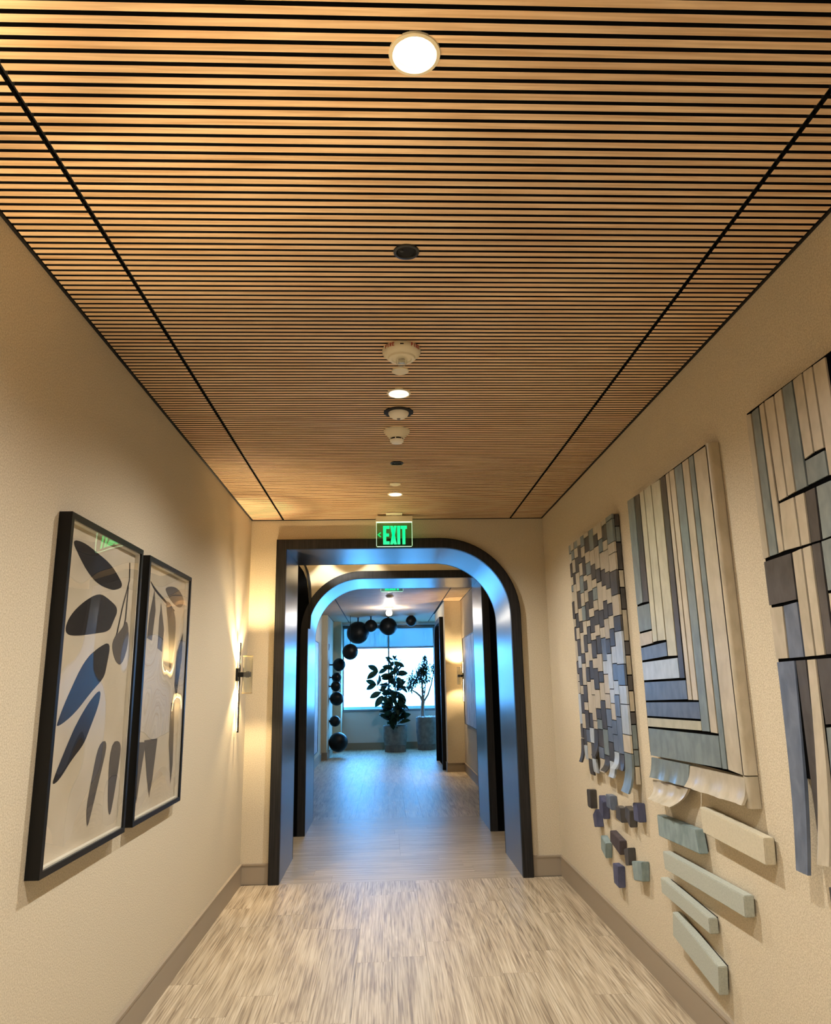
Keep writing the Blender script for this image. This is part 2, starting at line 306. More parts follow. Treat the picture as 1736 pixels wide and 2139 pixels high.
DATA_C = [["C",[2.3259,2.278],[2.2897,2.2728],[2.292,1.7744],[2.3318,1.7723]],["G",[2.2859,2.2732],[2.2383,2.2755],[2.2376,1.7753],[2.2886,1.7747]],["C",[2.2346,2.2759],[2.2026,2.2781],[2.2005,1.778],[2.2343,1.7756]],["C",[2.199,2.2785],[2.1411,2.2751],[2.1419,1.9379],[2.1941,1.9357]],["C",[2.1377,2.2755],[2.092,2.2788],[2.0931,1.9411],[2.1386,1.9387]],["G",[2.0889,2.2784],[2.0306,2.2788],[2.0289,1.941],[2.0903,1.9403]],["C",[2.0277,2.2784],[1.9749,2.28],[1.9758,2.0276],[2.0253,2.0222]],["C",[1.9722,2.2796],[1.9226,2.2782],[1.9237,2.0257],[1.9731,2.0275]],["G",[2.0244,2.0203],[1.9234,2.0217],[1.9226,1.9436],[2.0259,1.9418]],["C",[1.92,2.2778],[1.8573,2.2764],[1.8578,1.9444],[1.9206,1.9415]],["C",[2.1934,1.9321],[2.1071,1.9323],[2.1072,1.775],[2.1991,1.7777]],["C",[2.1027,1.932],[2.0509,1.9315],[2.0568,1.7743],[2.1042,1.7752]],["D",[2.0467,1.9312],[1.993,1.932],[2.0011,1.773],[2.0527,1.7743]],["G",[1.9891,1.9318],[1.8367,1.9307],[1.8458,1.78],[1.9957,1.7735]],["D",[2.3312,1.7678],[2.1631,1.7688],[2.1657,1.6222],[2.3325,1.6202]],["C",[2.1585,1.7688],[2.105,1.7722],[2.1117,1.4519],[2.1656,1.4508]],["C",[2.1009,1.7714],[2.0559,1.7726],[2.0616,1.4531],[2.1077,1.4518]],["D",[2.0516,1.7733],[2.0076,1.7727],[2.0149,1.4542],[2.0576,1.4537]],["G",[2.0035,1.7734],[1.8636,1.7765],[1.8785,1.6258],[2.0064,1.6283]],["C",[2.0059,1.6252],[1.8794,1.6224],[1.8883,1.4541],[2.0121,1.4556]],["C",[2.3315,1.6175],[2.2524,1.6153],[2.2583,1.4499],[2.3324,1.4498]],["B",[2.2476,1.6156],[2.1665,1.6191],[2.1684,1.4508],[2.2537,1.4497]],["Bf",[2.3304,1.4448],[2.2245,1.4464],[2.2679,0.8217],[2.3373,0.8219]],["D",[2.2201,1.4463],[2.1624,1.4468],[2.1774,0.948],[2.2278,0.9497]],["Cf",[2.1582,1.4467],[2.1128,1.4474],[2.1328,0.874],[2.202,0.865]],["D",[2.1088,1.4473],[1.9801,1.4487],[1.9892,1.2719],[2.1098,1.26]],["G",[2.1094,1.2564],[1.9899,1.2691],[2.0263,0.8985],[2.1319,0.8776]]]
DATA_BL = [["D",[4.808,0.7321],[4.7235,0.7391],[4.7304,0.6282],[4.8085,0.6299]],["N",[4.7027,0.6006],[4.634,0.6413],[4.6091,0.5452],[4.6835,0.5307]],["N",[4.538,0.7338],[4.4605,0.7055],[4.4713,0.6104],[4.554,0.6399]],["B",[4.3947,0.7608],[4.3068,0.7604],[4.2996,0.6862],[4.3932,0.6924]],["D",[4.2135,0.7256],[4.1361,0.7229],[4.1307,0.6501],[4.2263,0.6573]],["D",[4.0507,0.7486],[3.9726,0.7362],[3.987,0.6508],[4.06,0.6905]],["N",[3.915,0.7848],[3.8425,0.7905],[3.8389,0.7023],[3.9151,0.6993]],["T",[4.556,0.5095],[4.4625,0.4831],[4.4849,0.3985],[4.5721,0.4322]],["P",[4.359,0.5728],[4.1877,0.55],[4.2037,0.4752],[4.3699,0.5108]],["D",[4.1278,0.5228],[4.0517,0.5436],[4.0568,0.4581],[4.1153,0.4433]],["T",[4.0089,0.4891],[3.85,0.5189],[3.8638,0.4264],[3.9928,0.4018]],["N",[4.3539,0.4046],[4.254,0.4069],[4.2707,0.2956],[4.3547,0.3019]]]
DATA_SL = [["T",[3.5565,0.7865],[3.1245,0.7995],[3.1033,0.712],[3.557,0.6951]],["E",[3.0559,0.8977],[2.5552,0.8765],[2.5609,0.791],[3.0482,0.8022]],["S",[3.5251,0.6371],[2.7497,0.6514],[2.7574,0.5789],[3.5161,0.5631]],["S",[3.5839,0.5144],[3.0786,0.4865],[3.0799,0.4297],[3.5828,0.4486]],["S",[3.4673,0.4026],[3.0324,0.3328],[3.0481,0.2302],[3.4882,0.3]]]
DATA_LF1 = [["d",[2.4535,1.8897],[2.5537,1.8993],[2.6768,1.8844],[2.8123,1.8647],[2.8997,1.8339],[2.9708,1.7985],[2.8921,1.772],[2.8134,1.7672],[2.7004,1.7736],[2.6078,1.8013],[2.5252,1.8444]],["d",[2.7251,1.7421],[2.8208,1.7323],[2.9373,1.7047],[2.8877,1.649],[2.8563,1.6109],[2.7209,1.5934],[2.5594,1.5745],[2.484,1.574],[2.4647,1.596],[2.499,1.6422],[2.597,1.697]],["d",[2.883,1.577],[2.8556,1.4775],[2.8361,1.4359],[2.7296,1.3892],[2.5992,1.3165],[2.4697,1.2781],[2.4723,1.2982],[2.5393,1.3851],[2.6407,1.4921],[2.7495,1.5424]],["d",[2.8192,1.4018],[2.8102,1.3415],[2.7402,1.2595],[2.7007,1.2115],[2.6014,1.1652],[2.5256,1.1151],[2.4761,1.1043],[2.4821,1.126],[2.5486,1.2055],[2.6214,1.2848],[2.7195,1.3569]],["d",[3.0178,1.9018],[3.0288,1.9036],[3.0395,1.8309],[2.981,1.709],[2.9352,1.5872],[2.9231,1.5865],[2.9684,1.7078],[3.0285,1.8293]],["d",[3.0223,1.8052],[3.0311,1.8064],[3.0273,1.6756],[3.0009,1.5837],[2.9862,1.5828],[3.0143,1.6745]],["g",[2.788,0.918],[2.7671,0.9924],[2.795,1.0824],[2.8387,1.2075],[2.932,1.2073],[2.8671,1.0737],[2.8125,0.9603]],["g",[2.9987,0.9197],[2.9675,0.9945],[2.9532,1.1989],[3.076,1.1969],[3.0636,1.1058],[3.0236,0.9593]],["g",[2.883,1.577],[2.9853,1.6272],[3.0404,1.6767],[3.0814,1.5882],[3.0161,1.481],[2.9276,1.5076]]]
DATA_LF2 = [["d",[3.2872,1.8736],[3.3757,1.8427],[3.5414,1.8071],[3.7186,1.7732],[3.7033,1.7661],[3.5251,1.7972],[3.3554,1.8333]],["g",[3.5231,1.8661],[3.6778,1.8908],[3.801,1.8777],[3.9016,1.8304],[3.801,1.7908],[3.6623,1.8048],[3.5596,1.839]],["g",[3.5418,1.8053],[3.6369,1.802],[3.7427,1.7378],[3.7396,1.5885],[3.6725,1.4418],[3.6312,1.6735]],["g",[3.3693,1.8333],[3.4021,1.7424],[3.3753,1.6049],[3.3069,1.6133],[3.3196,1.7177]],["g",[3.4797,1.7852],[3.5488,1.6676],[3.5406,1.5618],[3.4649,1.5757],[3.4652,1.7137]],["g",[3.3592,1.1765],[3.5486,1.1711],[3.507,0.9962],[3.4763,0.9251],[3.4248,1.0217]],["g",[3.2852,1.1742],[3.3817,1.167],[3.3301,1.0176],[3.3056,0.9272],[3.2638,1.0256]],["d",[3.8895,1.6727],[3.9733,1.5505],[3.8218,1.3508],[3.7769,1.406],[3.7834,1.5719]],["g",[3.7346,1.3256],[3.7937,1.3241],[3.8214,1.028],[3.8001,0.9433],[3.7343,1.1407]]]
DATA_BALLS = [[0.5024,15.3,2.433,0.2332],[0.7735,15.03,2.5507,0.1276],[1.127,15.2,2.5438,0.1845],[1.5964,15.0,2.638,0.1105],[0.3615,14.88,2.031,0.1575],[0.1216,15.2,1.7917,0.129],[0.0686,15.28,1.5415,0.0991],[0.0662,15.1,1.3667,0.1015],[0.0767,15.2,1.1225,0.1373],[0.0453,15.2,0.6871,0.1068],[0.1156,15.2,0.2838,0.1895]]

# ================================================================ SETTING
YB = -3.6                       # wall behind the camera
YP1, YP1B = 5.755, 6.575        # first portal: face and back
YP2, YP2B = 7.477, 8.32         # second portal
YW = 16.85                      # window plane
JL, JR, JT, JRAD = 0.288, 2.063, 2.455, 0.545   # clear opening of both portals

# ---- floor: slab with single planks laid on it
floor = struct('floor', B(-0.6, 4.4, YB-0.2, 17.2, -0.12, -0.006), M['black'])
def plank_run(x0, x1, y0, y1, wid, ln, mat, along='y', seed=1):
    rnd = random.Random(seed)
    if along == 'y': a0, a1, b0, b1 = x0, x1, y0, y1
    else: a0, a1, b0, b1 = y0, y1, x0, x1
    n = max(1, round((a1-a0)/wid)); w = (a1-a0)/n; cache = {}
    for i in range(n):
        p = b0 - rnd.random()*ln
        while p < b1:
            s, e = max(p, b0), min(p+ln, b1)
            if e - s > 0.03:
                L = round(e-s, 3); key = (L,)
                if key not in cache:
                    g = 0.0005
                    bm = B(g, w-g, g, L-g, -0.006, 0.0) if along == 'y' else B(g, L-g, g, w-g, -0.006, 0.0)
                    bmesh.ops.recalc_face_normals(bm, faces=bm.faces)
                    me = bpy.data.meshes.new('plank'); bm.to_mesh(me); bm.free(); me.materials.append(mat); cache[key] = me
                inst('plank', cache[key], (a0+i*w, s, 0) if along == 'y' else (s, a0+i*w, 0), floor)
            p += ln
plank_run(0, W, -0.6, YP1+0.02, 0.182, 1.22, M['floor'], seed=3)
plank_run(0, W, YB, -0.6, 0.182, 3.2, M['floor'], seed=4)
plank_run(0.2, 2.15, YP1+0.02, YP1B-0.0, 0.205, 1.22, M['floorx'], 'x', 5)
plank_run(0.2, 2.15, YP2, YP2B, 0.21, 1.22, M['floorx'], 'x', 8)
plank_run(-0.18, W, YP2B, 16.9, 0.182, 1.22, M['floor'], seed=9)
plank_run(W, 4.2, 12.3, 16.9, 0.3, 2.4, M['floor'], seed=10)
# herringbone-like diagonal planks of the vestibule, clipped to its rectangle
def clip_poly(poly, x0, x1, y0, y1):
    def cut(pl, f, ins):
        out = []
        for i in range(len(pl)):
            a, b = pl[i], pl[(i+1) % len(pl)]; fa, fb = f(a), f(b)
            if fa >= 0: out.append(a)
            if (fa >= 0) != (fb >= 0):
                t = fa/(fa-fb); out.append((a[0]+t*(b[0]-a[0]), a[1]+t*(b[1]-a[1])))
        return out
    for f in (lambda p: p[0]-x0, lambda p: x1-p[0], lambda p: p[1]-y0, lambda p: y1-p[1]):
        poly = cut(poly, f, 0)
        if len(poly) < 3: return []
    return poly
for side, (xa, xb) in enumerate(((-0.3, 1.18), (1.18, 2.66))):
    ang = math.radians(20 if side == 0 else -20); ca, sa = math.cos(ang), math.sin(ang)
    for i in range(-7, 9):
        o0, o1 = i*0.182, (i+1)*0.182-0.001
        q = [(-3, o0), (3, o0), (3, o1), (-3, o1)]
        poly = clip_poly([(1.18+a*ca-b*sa, 7.03+a*sa+b*ca) for a, b in q], xa+0.0005, xb-0.0005, YP1B+0.0005, YP2-0.0005)
        if len(poly) >= 3:
            cx_ = sum(p[0] for p in poly)/len(poly); cy_ = sum(p[1] for p in poly)/len(poly)
            obj('plank', extr(new(), poly, 2, -0.006, 0.0), M['floorx'], floor, at=(cx_, cy_, 0))

# ---- near room walls
struct('wall_left', B(-0.15, 0, YB, 5.80, -0.1, 2.85), M['wall'])
struct('wall_right', B(W, W+0.15, YB, 5.80, -0.1, 2.85), M['wall'])
struct('wall_back', B(-0.15, W+0.15, YB-0.15, YB, -0.1, 2.85), M['wall'])
def arch(x0, x1, zt, r, side, off=0.0, n=20, z0=0.0):
    """outline of an opening from the left foot over the head to the right foot; one rounded top corner"""
    x0, x1, zt, r = x0-off, x1+off, zt+off, r+off
    p = [(x0, z0)]
    if side == 'L': p += [(x0+r-r*math.cos(t*math.pi/2/n), zt-r+r*math.sin(t*math.pi/2/n)) for t in range(n+1)]
    else: p += [(x0, zt)]
    if side == 'R': p += [(x1-r+r*math.sin(t*math.pi/2/n), zt-r+r*math.cos(t*math.pi/2/n)) for t in range(n+1)]
    else: p += [(x1, zt)]
    return p + [(x1, z0)]
def wall_with_arch(name, xl, xr, y0, y1, zt, side, mat, zc):
    a = arch(JL, JR, JT, JRAD, side, 0.03)
    pts = [(xl, 0)] + a + [(xr, 0), (xr, zc), (xl, zc)]
    o = struct(name, extr(new(), pts, 1, y0, y1), mat); return o
wall_with_arch('wall_end', -0.15, W+0.15, 5.80, YP1B-0.004, JT, 'R', M['wall'], 2.95)
wall_with_arch('wall_vestibule', -0.45, 2.82, YP2+0.03, YP2B-0.03, JT, 'L', M['cream'], 2.95)
def ring(a, b, y0, y1, axis=1):
    bm = new(); n = len(a)
    f = (lambda p, y: (p[0], y, p[1])) if axis == 1 else (lambda p, y: (y, p[0], p[1]))
    A0 = [bm.verts.new(f(p, y0)) for p in a]; A1 = [bm.verts.new(f(p, y1)) for p in a]
    B0 = [bm.verts.new(f(p, y0)) for p in b]; B1 = [bm.verts.new(f(p, y1)) for p in b]
    for i in range(n-1):
        bm.faces.new((A0[i], A0[i+1], B0[i+1], B0[i])); bm.faces.new((A1[i], B1[i], B1[i+1], A1[i+1]))
        bm.faces.new((A0[i], A1[i], A1[i+1], A0[i+1])); bm.faces.new((B0[i], B0[i+1], B1[i+1], B1[i]))
    for i in (0, n-1): bm.faces.new((A0[i], B0[i], B1[i], A1[i]))
    return bm
def portal(name, y0, y1, side):
    r = sroot(name, (JL, y0, 0))
    i0 = arch(JL, JR, JT, JRAD, side); mid = arch(JL, JR, JT, JRAD, side, 0.028); out = arch(JL, JR, JT, JRAD, side, 0.072); lip = arch(JL, JR, JT, JRAD, side, 0.079)
    obj('casing', ring(out, i0, y0, y0+0.04), M['ebony'], r, smooth=30)
    obj('edge_bead', ring(lip, out, y0+0.006, y0+0.05), M['black'], r, smooth=30)
    obj('reveal', ring(mid, i0, y0+0.04, y1-0.03), M['reveal'], r, smooth=30)
    obj('rear_casing', ring(out, i0, y1-0.03, y1), M['ebony'], r, smooth=30)
    return r
portal('door_1', YP1, YP1B, 'R')
portal('door_2', YP2, YP2B, 'L')

# ---- vestibule between the portals
struct('wall_vestibule_left', B(-0.45, -0.3, YP1B, YP2+0.03, -0.1, 2.95), M['cream'])
struct('wall_vestibule_right', B(2.66, 2.81, YP1B, YP2+0.03, -0.1, 2.95), M['cream'])
struct('wall_vestibule_front', extr(new(), [(-0.45, 0), (0.2, 0), (0.2, 2.56), (2.16, 2.56), (2.16, 0), (2.81, 0), (2.81, 2.95), (-0.45, 2.95)], 1, YP1B-0.004, YP1B-0.001), M['cream'])
struct('ceiling_vestibule', B(-0.45, 2.81, YP1B-0.02, YP2+0.03, 2.95, 3.0), M['cream'])
# black arched side surround seen past the first portal, against the wall of the second
side = sroot('door_3', (0.0, YP2, 0))
obj('side_panel', extr(new(), [(0.02, 0), (0.212, 0), (0.212, 1.9), (0.297, 1.98), (0.296, 2.10), (0.291, 2.21), (0.279, 2.36), (0.262, 2.46), (0.232, 2.54), (0.19, 2.60), (0.02, 2.62)], 1, YP2+0.002, YP2+0.032), M['blackfelt'], side)
cv = [(0.310, 1.95), (0.318, 2.08), (0.319, 2.20), (0.316, 2.32), (0.308, 2.42), (0.292, 2.51), (0.268, 2.58), (0.235, 2.64)]
cv2 = [(x-0.024, z+0.004) for x, z in cv]
obj('arch_band', extr(new(), cv + cv2[::-1], 1, YP2-0.012, YP2+0.03), M['black'], side)
right_side = struct('trim_1', B(2.13, 2.35, YP2+0.004, YP2+0.034, 0, 2.42), M['blackfelt'])

# ---- far hall
FL, FR = -0.18, 2.34
struct('wall_far_left', B(FL-0.15, FL, YP2B-0.03, 14.64, -0.1, 2.9), M['wall'])
struct('wall_left_pier', B(FL-0.15, -0.072, 14.64, 16.24, -0.1, 2.9), M['wall'])
struct('wall_left_return', B(FL-0.15, 0.10, 16.24, 17.05, -0.1, 2.9), M['wall'])
struct('wall_far_right', B(FR, FR+0.15, YP2B-0.03, 12.32, -0.1, 2.9), M['wall'])
struct('wall_right_pier', B(2.06, 2.55, 12.32, 14.65, -0.1, 2.9), M['wall'])
struct('wall_side_room', B(4.2, 4.35, 12.3, 17.05, -0.1, 2.9), M['wall'])
struct('wall_side_room_front', B(2.55, 4.35, 12.32, 12.47, -0.1, 2.9), M['wall'])
struct('wall_window', B(-0.1, 4.3, YW, 17.05, -0.1, 0.80), M['palewall'])
struct('wall_above_window', B(-0.1, 4.3, YW, 17.05, 2.70, 2.95), M['wall'])
struct('trim_2', B(0.10, 4.2, 16.60, YW, 2.70, 2.95), M['sillm'])        # soffit in front of the window head

# ---- baseboards
def baseboard(name, *segs):
    bm = new()
    for x0, x1, y0, y1 in segs:
        box(bm, x0, x1, y0, y1, 0, 0.128)
        e = 0.004
        box(bm, x0-(e if x1-x0 < 0.05 else 0), x1+(e if x1-x0 < 0.05 else 0), y0-(e if y1-y0 < 0.05 else 0), y1+(e if y1-y0 < 0.05 else 0), 0.128, 0.14)
    return struct(name, bm, M['base'])
baseboard('baseboard_left', (0, 0.014, YB, 5.79)); baseboard('baseboard_right', (W-0.014, W, YB, 5.79))
baseboard('baseboard_end_left', (0.014, 0.208, 5.786, 5.80)); baseboard('baseboard_end_right', (2.143, W-0.014, 5.786, 5.80))
baseboard('baseboard_far_left', (FL, FL+0.014, YP2B, 14.62)); baseboard('baseboard_pier_left', (FL+0.014, -0.072, 14.626, 14.64), (-0.072, -0.058, 14.626, 16.24))
baseboard('baseboard_far_right', (FR-0.014, FR, YP2B, 12.3)); baseboard('baseboard_pier_right', (2.046, FR-0.014, 12.306, 12.32), (2.046, 2.06, 12.32, 12.55), (2.046, 2.06, 14.25, 14.65))
baseboard('baseboard_window', (0.10, 4.2, YW-0.014, YW))

# ---- near ceiling: black backing, oak slats one by one, black channels
ceiling = struct('ceiling', B(-0.15, W+0.15, YB, 5.80, H+0.072, H+0.15), M['blackfelt'])
PITCH, SW, ST = 0.02995, 0.0191, 0.016
GL0, GL1, GR0, GR1 = 0.247, 0.262, 2.092, 2.107
holes = [(1.144, 1.286, 0.046), (1.146, 2.013, 0.033), (1.142, 3.147, 0.046), (1.148, 4.984, 0.046), (1.144, -0.575, 0.05), (1.144, -2.436, 0.05)]
def black_sides(me):
    me.materials.append(M['black'])
    for p in me.polygons:
        if p.normal.z > -0.5: p.material_index = 1
def slat_mesh(x0, x1, mat):
    bm = B(0, x1-x0, 0, SW, 0, ST); bmesh.ops.recalc_face_normals(bm, faces=bm.faces)
    me = bpy.data.meshes.new('slat'); bm.to_mesh(me); bm.free(); me.materials.append(mat); me.update(); black_sides(me); return me
sl = [(0.012, GL0), (GL1, GR0), (GR1, W-0.012)]
meshes = [slat_mesh(a, b, M['slat']) for a, b in sl]
rows = []
y = 1.0135 - 0.0
Y0 = 1.1974 - PITCH*6 + 0.0105       # first visible slat front edge, phase measured from the photo
k0 = int((YB - Y0)/PITCH)
far_bm = new(); near_bm = new()
for k_ in range(k0, 400):
    y = Y0 + k_*PITCH
    if y + SW > 5.795 or y < YB: continue
    if 0 <= k_ < 98:
        for j, (a, b) in enumerate(sl):
            cut = None
            if j == 1:
                for hx, hy, hr in holes:
                    dy = min(abs(hy-y), abs(hy-y-SW)) if not (y < hy < y+SW) else 0
                    if dy < hr: cut = (hx, math.sqrt(hr*hr-dy*dy))
            if cut:
                bm = new(); hx = cut[0]; hy, hr = [(q[1], q[2]) for q in holes if q[0] == hx and abs(q[1]-y) < 0.2][0]
                for s_ in range(5):
                    ya, yb2 = y+SW*s_/5, y+SW*(s_+1)/5
                    dy = 0 if ya < hy < yb2 else min(abs(hy-ya), abs(hy-yb2)); c_ = math.sqrt(max(0, hr*hr-dy*dy))
                    if c_ < 1e-4: box(bm, a, b, ya, yb2, H, H+ST)
                    else: box(bm, a, hx-c_, ya, yb2, H, H+ST); box(bm, hx+c_, b, ya, yb2, H, H+ST)
                black_sides(obj('slat', bm, M['slat'], ceiling, at=(a, y, H)).data)
            else: inst('slat', meshes[j], (a, y, H), ceiling)
    else:
        for j, (a, b) in enumerate(sl):
            segs = [(a, b)]
            if j == 1:
                for hx, hy, hr in holes:
                    dy = min(abs(hy-y), abs(hy-y-SW)) if not (y < hy < y+SW) else 0
                    if dy < hr:
                        c_ = math.sqrt(hr*hr-dy*dy); segs = [(a, hx-c_), (hx+c_, b)]
            for s0, s1 in segs: box(far_bm, s0, s1, y, y+SW, H, H+ST)
M['slat2'] = noisy('oak_slat_rows', srgb(206, 168, 126), srgb(244, 214, 174), (1.6, 42, 42), 2.2, 5, 0.55, 0.15, 0.6, rnd=False, lo=0.3, hi=0.7, spec=0.3)
fs = obj('slat_rows', far_bm, M['slat2'], ceiling); fs['kind'] = 'stuff'; black_sides(fs.data)
for n_, (a, b) in (('channel', (GL0+0.003, GL1-0.003)), ('channel', (GR0+0.003, GR1-0.003))):
    obj('channel', B(a, b, YB, 5.79, H+0.012, H+0.028), M['black'], ceiling)
for a, b in ((0.0, 0.010), (W-0.010, W)): obj('perimeter_trim', B(a, b, YB, 5.79, H-0.004, H+0.028), M['black'], ceiling)
obj('perimeter_trim', B(0, W, 5.79, 5.80, H-0.003, H+0.028), M['black'], ceiling)

# ---- far ceiling
cf = struct('ceiling_far', B(-0.4, 4.35, YP2B-0.03, 16.62, HF+0.028, HF+0.12), M['blackfelt'])
bm = new(); y = YP2B+0.01
while y + SW < 16.6:
    xr = FR if y < 12.32 else (2.06 if y < 14.65 else 4.2)
    xl = FL if y < 14.64 else -0.072
    box(bm, xl+0.01, 0.25, y, y+SW, HF, HF+ST); box(bm, 0.268, min(2.02, xr), y, y+SW, HF, HF+ST)
    if xr > 2.06+1e-6: box(bm, 2.038, xr-0.01, y, y+SW, HF, HF+ST)
    y += PITCH
fo = obj('slat_rows', bm, M['slat2'], cf); fo['kind'] = 'stuff'; black_sides(fo.data)
obj('channel', B(0.253, 0.265, YP2B, 16.6, HF+0.006, HF+0.028), M['black'], cf); obj('channel', B(2.023, 2.035, YP2B, 16.6, HF+0.006, HF+0.028), M['black'], cf)
obj('perimeter_trim', B(FR-0.01, FR, YP2B, 12.32, HF-0.004, HF+0.028), M['black'], cf)
obj('perimeter_trim', B(2.05, 2.06, 12.31, 14.66, HF-0.004, HF+0.028), M['black'], cf)
obj('perimeter_trim', B(FL, FL+0.01, YP2B, 14.64, HF-0.004, HF+0.028), M['black'], cf)
obj('perimeter_trim', B(-0.072, -0.062, 14.64, 16.24, HF-0.004, HF+0.028), M['black'], cf)

# ---- window
win = sroot('window_1', (0.1, YW, 0.8))
XS = [0.10, 1.137, 2.175, 3.21, 4.2]
obj('sill', B(0.10, 4.2, YW-0.02, 17.05, 0.80, 0.826), M['alu'], win)
obj('head', B(0.10, 4.2, YW+0.02, YW+0.10, 2.63, 2.70), M['alu'], win)
for x in XS:
    x0, x1 = (x-0.018, x+0.018)
    if x == XS[0]: x0, x1 = 0.10, 0.125
    if x == XS[-1]: x0, x1 = 4.17, 4.2
    obj('mullion', B(x0, x1, YW+0.03, YW+0.09, 0.826, 2.63), M['alu'], win)
for a, b in zip(XS, XS[1:]):
    obj('transom', B(a+0.018, b-0.018, YW+0.035, YW+0.085, 2.18, 2.222), M['alu'], win)
    obj('bottom_rail', B(a+0.018, b-0.018, YW+0.035, YW+0.085, 0.826, 0.85), M['alu'], win)
    obj('pane', B(a+0.018, b-0.018, YW+0.058, YW+0.062, 0.85, 2.18), M['winglass'], win)
    obj('pane', B(a+0.018, b-0.018, YW+0.058, YW+0.062, 2.222, 2.63), M['winglass'], win)
sh = thing('roller_shade', 'blue-lit mesh roller shade pulled a short way down behind the ceiling spheres', 'shade', (1.0, YW+0.02, 2.66))
obj('shade_cloth', B(0.11, 4.18, YW+0.010, YW+0.012, 2.215, 2.64), M['shade'], sh)
obj('roller_tube', lathe(new(), [(0.022, 0), (0.022, 4.05)], (0.12, YW+0.0, 2.655), 16, 'x'), M['alu'], sh, smooth=True)
struct('trim_3', B(-0.5, 4.6, 17.5, 17.62, 0.2, 0.885), M['parapet'])   # parapet beyond the glass
struct('ground', B(-30, 40, 17.05, 80, -9.2, -9.0), plain('pale_ground', srgb(150, 160, 165), 0.9))

# ---- arched dark doorway in the right-hand pier of the far hall
d4 = sroot('door_4', (2.06, 12.62, 0))
def arch_y(y0, y1, zt, r, off=0.0, n=16):
    y0, y1, zt, r = y0-off, y1+off, zt+off, r+off
    return [(y0, 0), (y0, zt)] + [(y1-r+r*math.sin(t*math.pi/2/n), zt-r+r*math.cos(t*math.pi/2/n)) for t in range(n+1)] + [(y1, 0)]
obj('casing', ring(arch_y(12.70, 14.10, 2.42, 0.5, 0.085), arch_y(12.70, 14.10, 2.42, 0.5), 1.995, 2.06, axis=0), M['ebony'], d4, smooth=30)
obj('dark_opening_sheet', extr(new(), arch_y(12.70, 14.10, 2.42, 0.5, 0.01), 0, 2.045, 2.058), M['blackfelt'], d4)  # black sheet painted in for the darkness of the open arch

# ================================================================ CEILING FITTINGS
def downlight(x, y, label, zc=H, power=DOWN_W, group='round recessed downlights', lit=True):
    t = thing('downlight', label, 'light', (x, y, zc), group)
    obj('trim_ring', ring_lathe(new(), [(0.0555, 0.002), (0.0545, -0.003), (0.047, -0.004), (0.0435, -0.001), (0.0435, 0.002)], (x, y, zc), 40), M['offwhite'], t, smooth=True)
    obj('reflector', ring_lathe(new(), [(0.0435, 0.0), (0.030, 0.062), (0.031, 0.063), (0.0455, 0.0)], (x, y, zc), 40), M['reflector'], t, smooth=True)
    obj('lens', lathe(new(), [(0.030, 0.0), (0.030, 0.004)], (x, y, zc+0.060), 32), M['lens'], t)
    l = light('SPOT', 'downlight_lamp', (x, y, zc-0.003), power, WARM, (0, 0, 0), spot_size=math.radians(152), spot_blend=1.0, shadow_soft_size=0.022)
    l.parent = t; l.location = Vector((x, y, zc-0.003)) - t.location
    return t
downlight(1.144, 1.286, 'white recessed downlight nearest the camera, topmost round light in the ceiling')
downlight(1.142, 3.147, 'lit white downlight between the round blank disc and the dark-ringed dome')
downlight(1.148, 4.984, 'small lit downlight closest to the exit sign')
downlight(1.144, -0.575, 'unseen white recessed downlight overhead behind the camera, added for its light')  # this and the next downlight are unseen, added to supply light from behind
downlight(1.144, -2.436, 'unseen white recessed downlight overhead near the rear wall, added for its light')
def speaker(x, y, label):
    t = thing('ceiling_sensor', label, 'sensor', (x, y, H), 'black recessed ceiling sensors')
    obj('bezel', ring_lathe(new(), [(0.0405, 0.004), (0.0395, -0.005), (0.032, -0.006), (0.029, -0.001), (0.029, 0.004)], (x, y, H), 36), M['dark_plastic'], t, smooth=True)
    obj('face', lathe(new(), [(0.029, 0.001), (0.027, -0.0015), (0.010, -0.003)], (x, y, H), 36), M['black'], t, smooth=True)
    obj('eye', lathe(new(), [(0.006, 0), (0.005, -0.003)], (x-0.014, y-0.006, H-0.002), 16), M['dark_plastic'], t)
speaker(1.146, 2.013, 'round black recessed sensor alone among the near slats')
speaker(1.149, 4.238, 'small black recessed sensor beyond the smoke detector')
def disc(x, y, label, z=H):
    o = obj('cover_disc', lathe(new(), [(0.037, 0), (0.037, -0.003), (0.034, -0.006)], (x, y, z), 36), M['offwhite'], at=(x, y, z), smooth=True)
    tag(o, label, 'cover plate', 'round blank ceiling discs')
disc(1.144, 2.897, 'ivory blank disc directly behind the fire strobe')
disc(1.145, 4.717, 'ivory blank disc just before the last downlight')
disc(1.136, 10.98, 'small white disc on the far ceiling just beyond the second exit sign', HF)
# fire strobe
x, y = 1.145, 2.69
t = thing('fire_strobe', 'round ivory fire strobe with red lettering and clear lens on the slats', 'alarm', (x, y, H))
obj('housing', lathe(new(), [(0.074, 0), (0.0775, -0.012), (0.074, -0.024), (0.060, -0.036), (0.044, -0.042), (0.030, -0.043)], (x, y, H), 48), M['offwhite'], t, smooth=50)
obj('raised_band', ring_lathe(new(), [(0.056, -0.036), (0.052, -0.045), (0.040, -0.047), (0.036, -0.041)], (x, y, H), 48), M['offwhite'], t, smooth=50)
obj('lens', lathe(new(), [(0.0235, -0.042), (0.0225, -0.060), (0.014, -0.071), (0.004, -0.074)], (x, y, H), 24), M['glass'], t, smooth=True)
obj('flash_bulb', bbox_b(x-0.013, x+0.013, y-0.006, y+0.006, H-0.062, H-0.045, 0.002), plain('silver_reflector', (0.7, 0.68, 0.62, 1), 0.15, 1.0), t)
obj('slot', B(x-0.007, x+0.007, y-0.0775, y-0.070, H-0.016, H-0.012), M['black'], t)
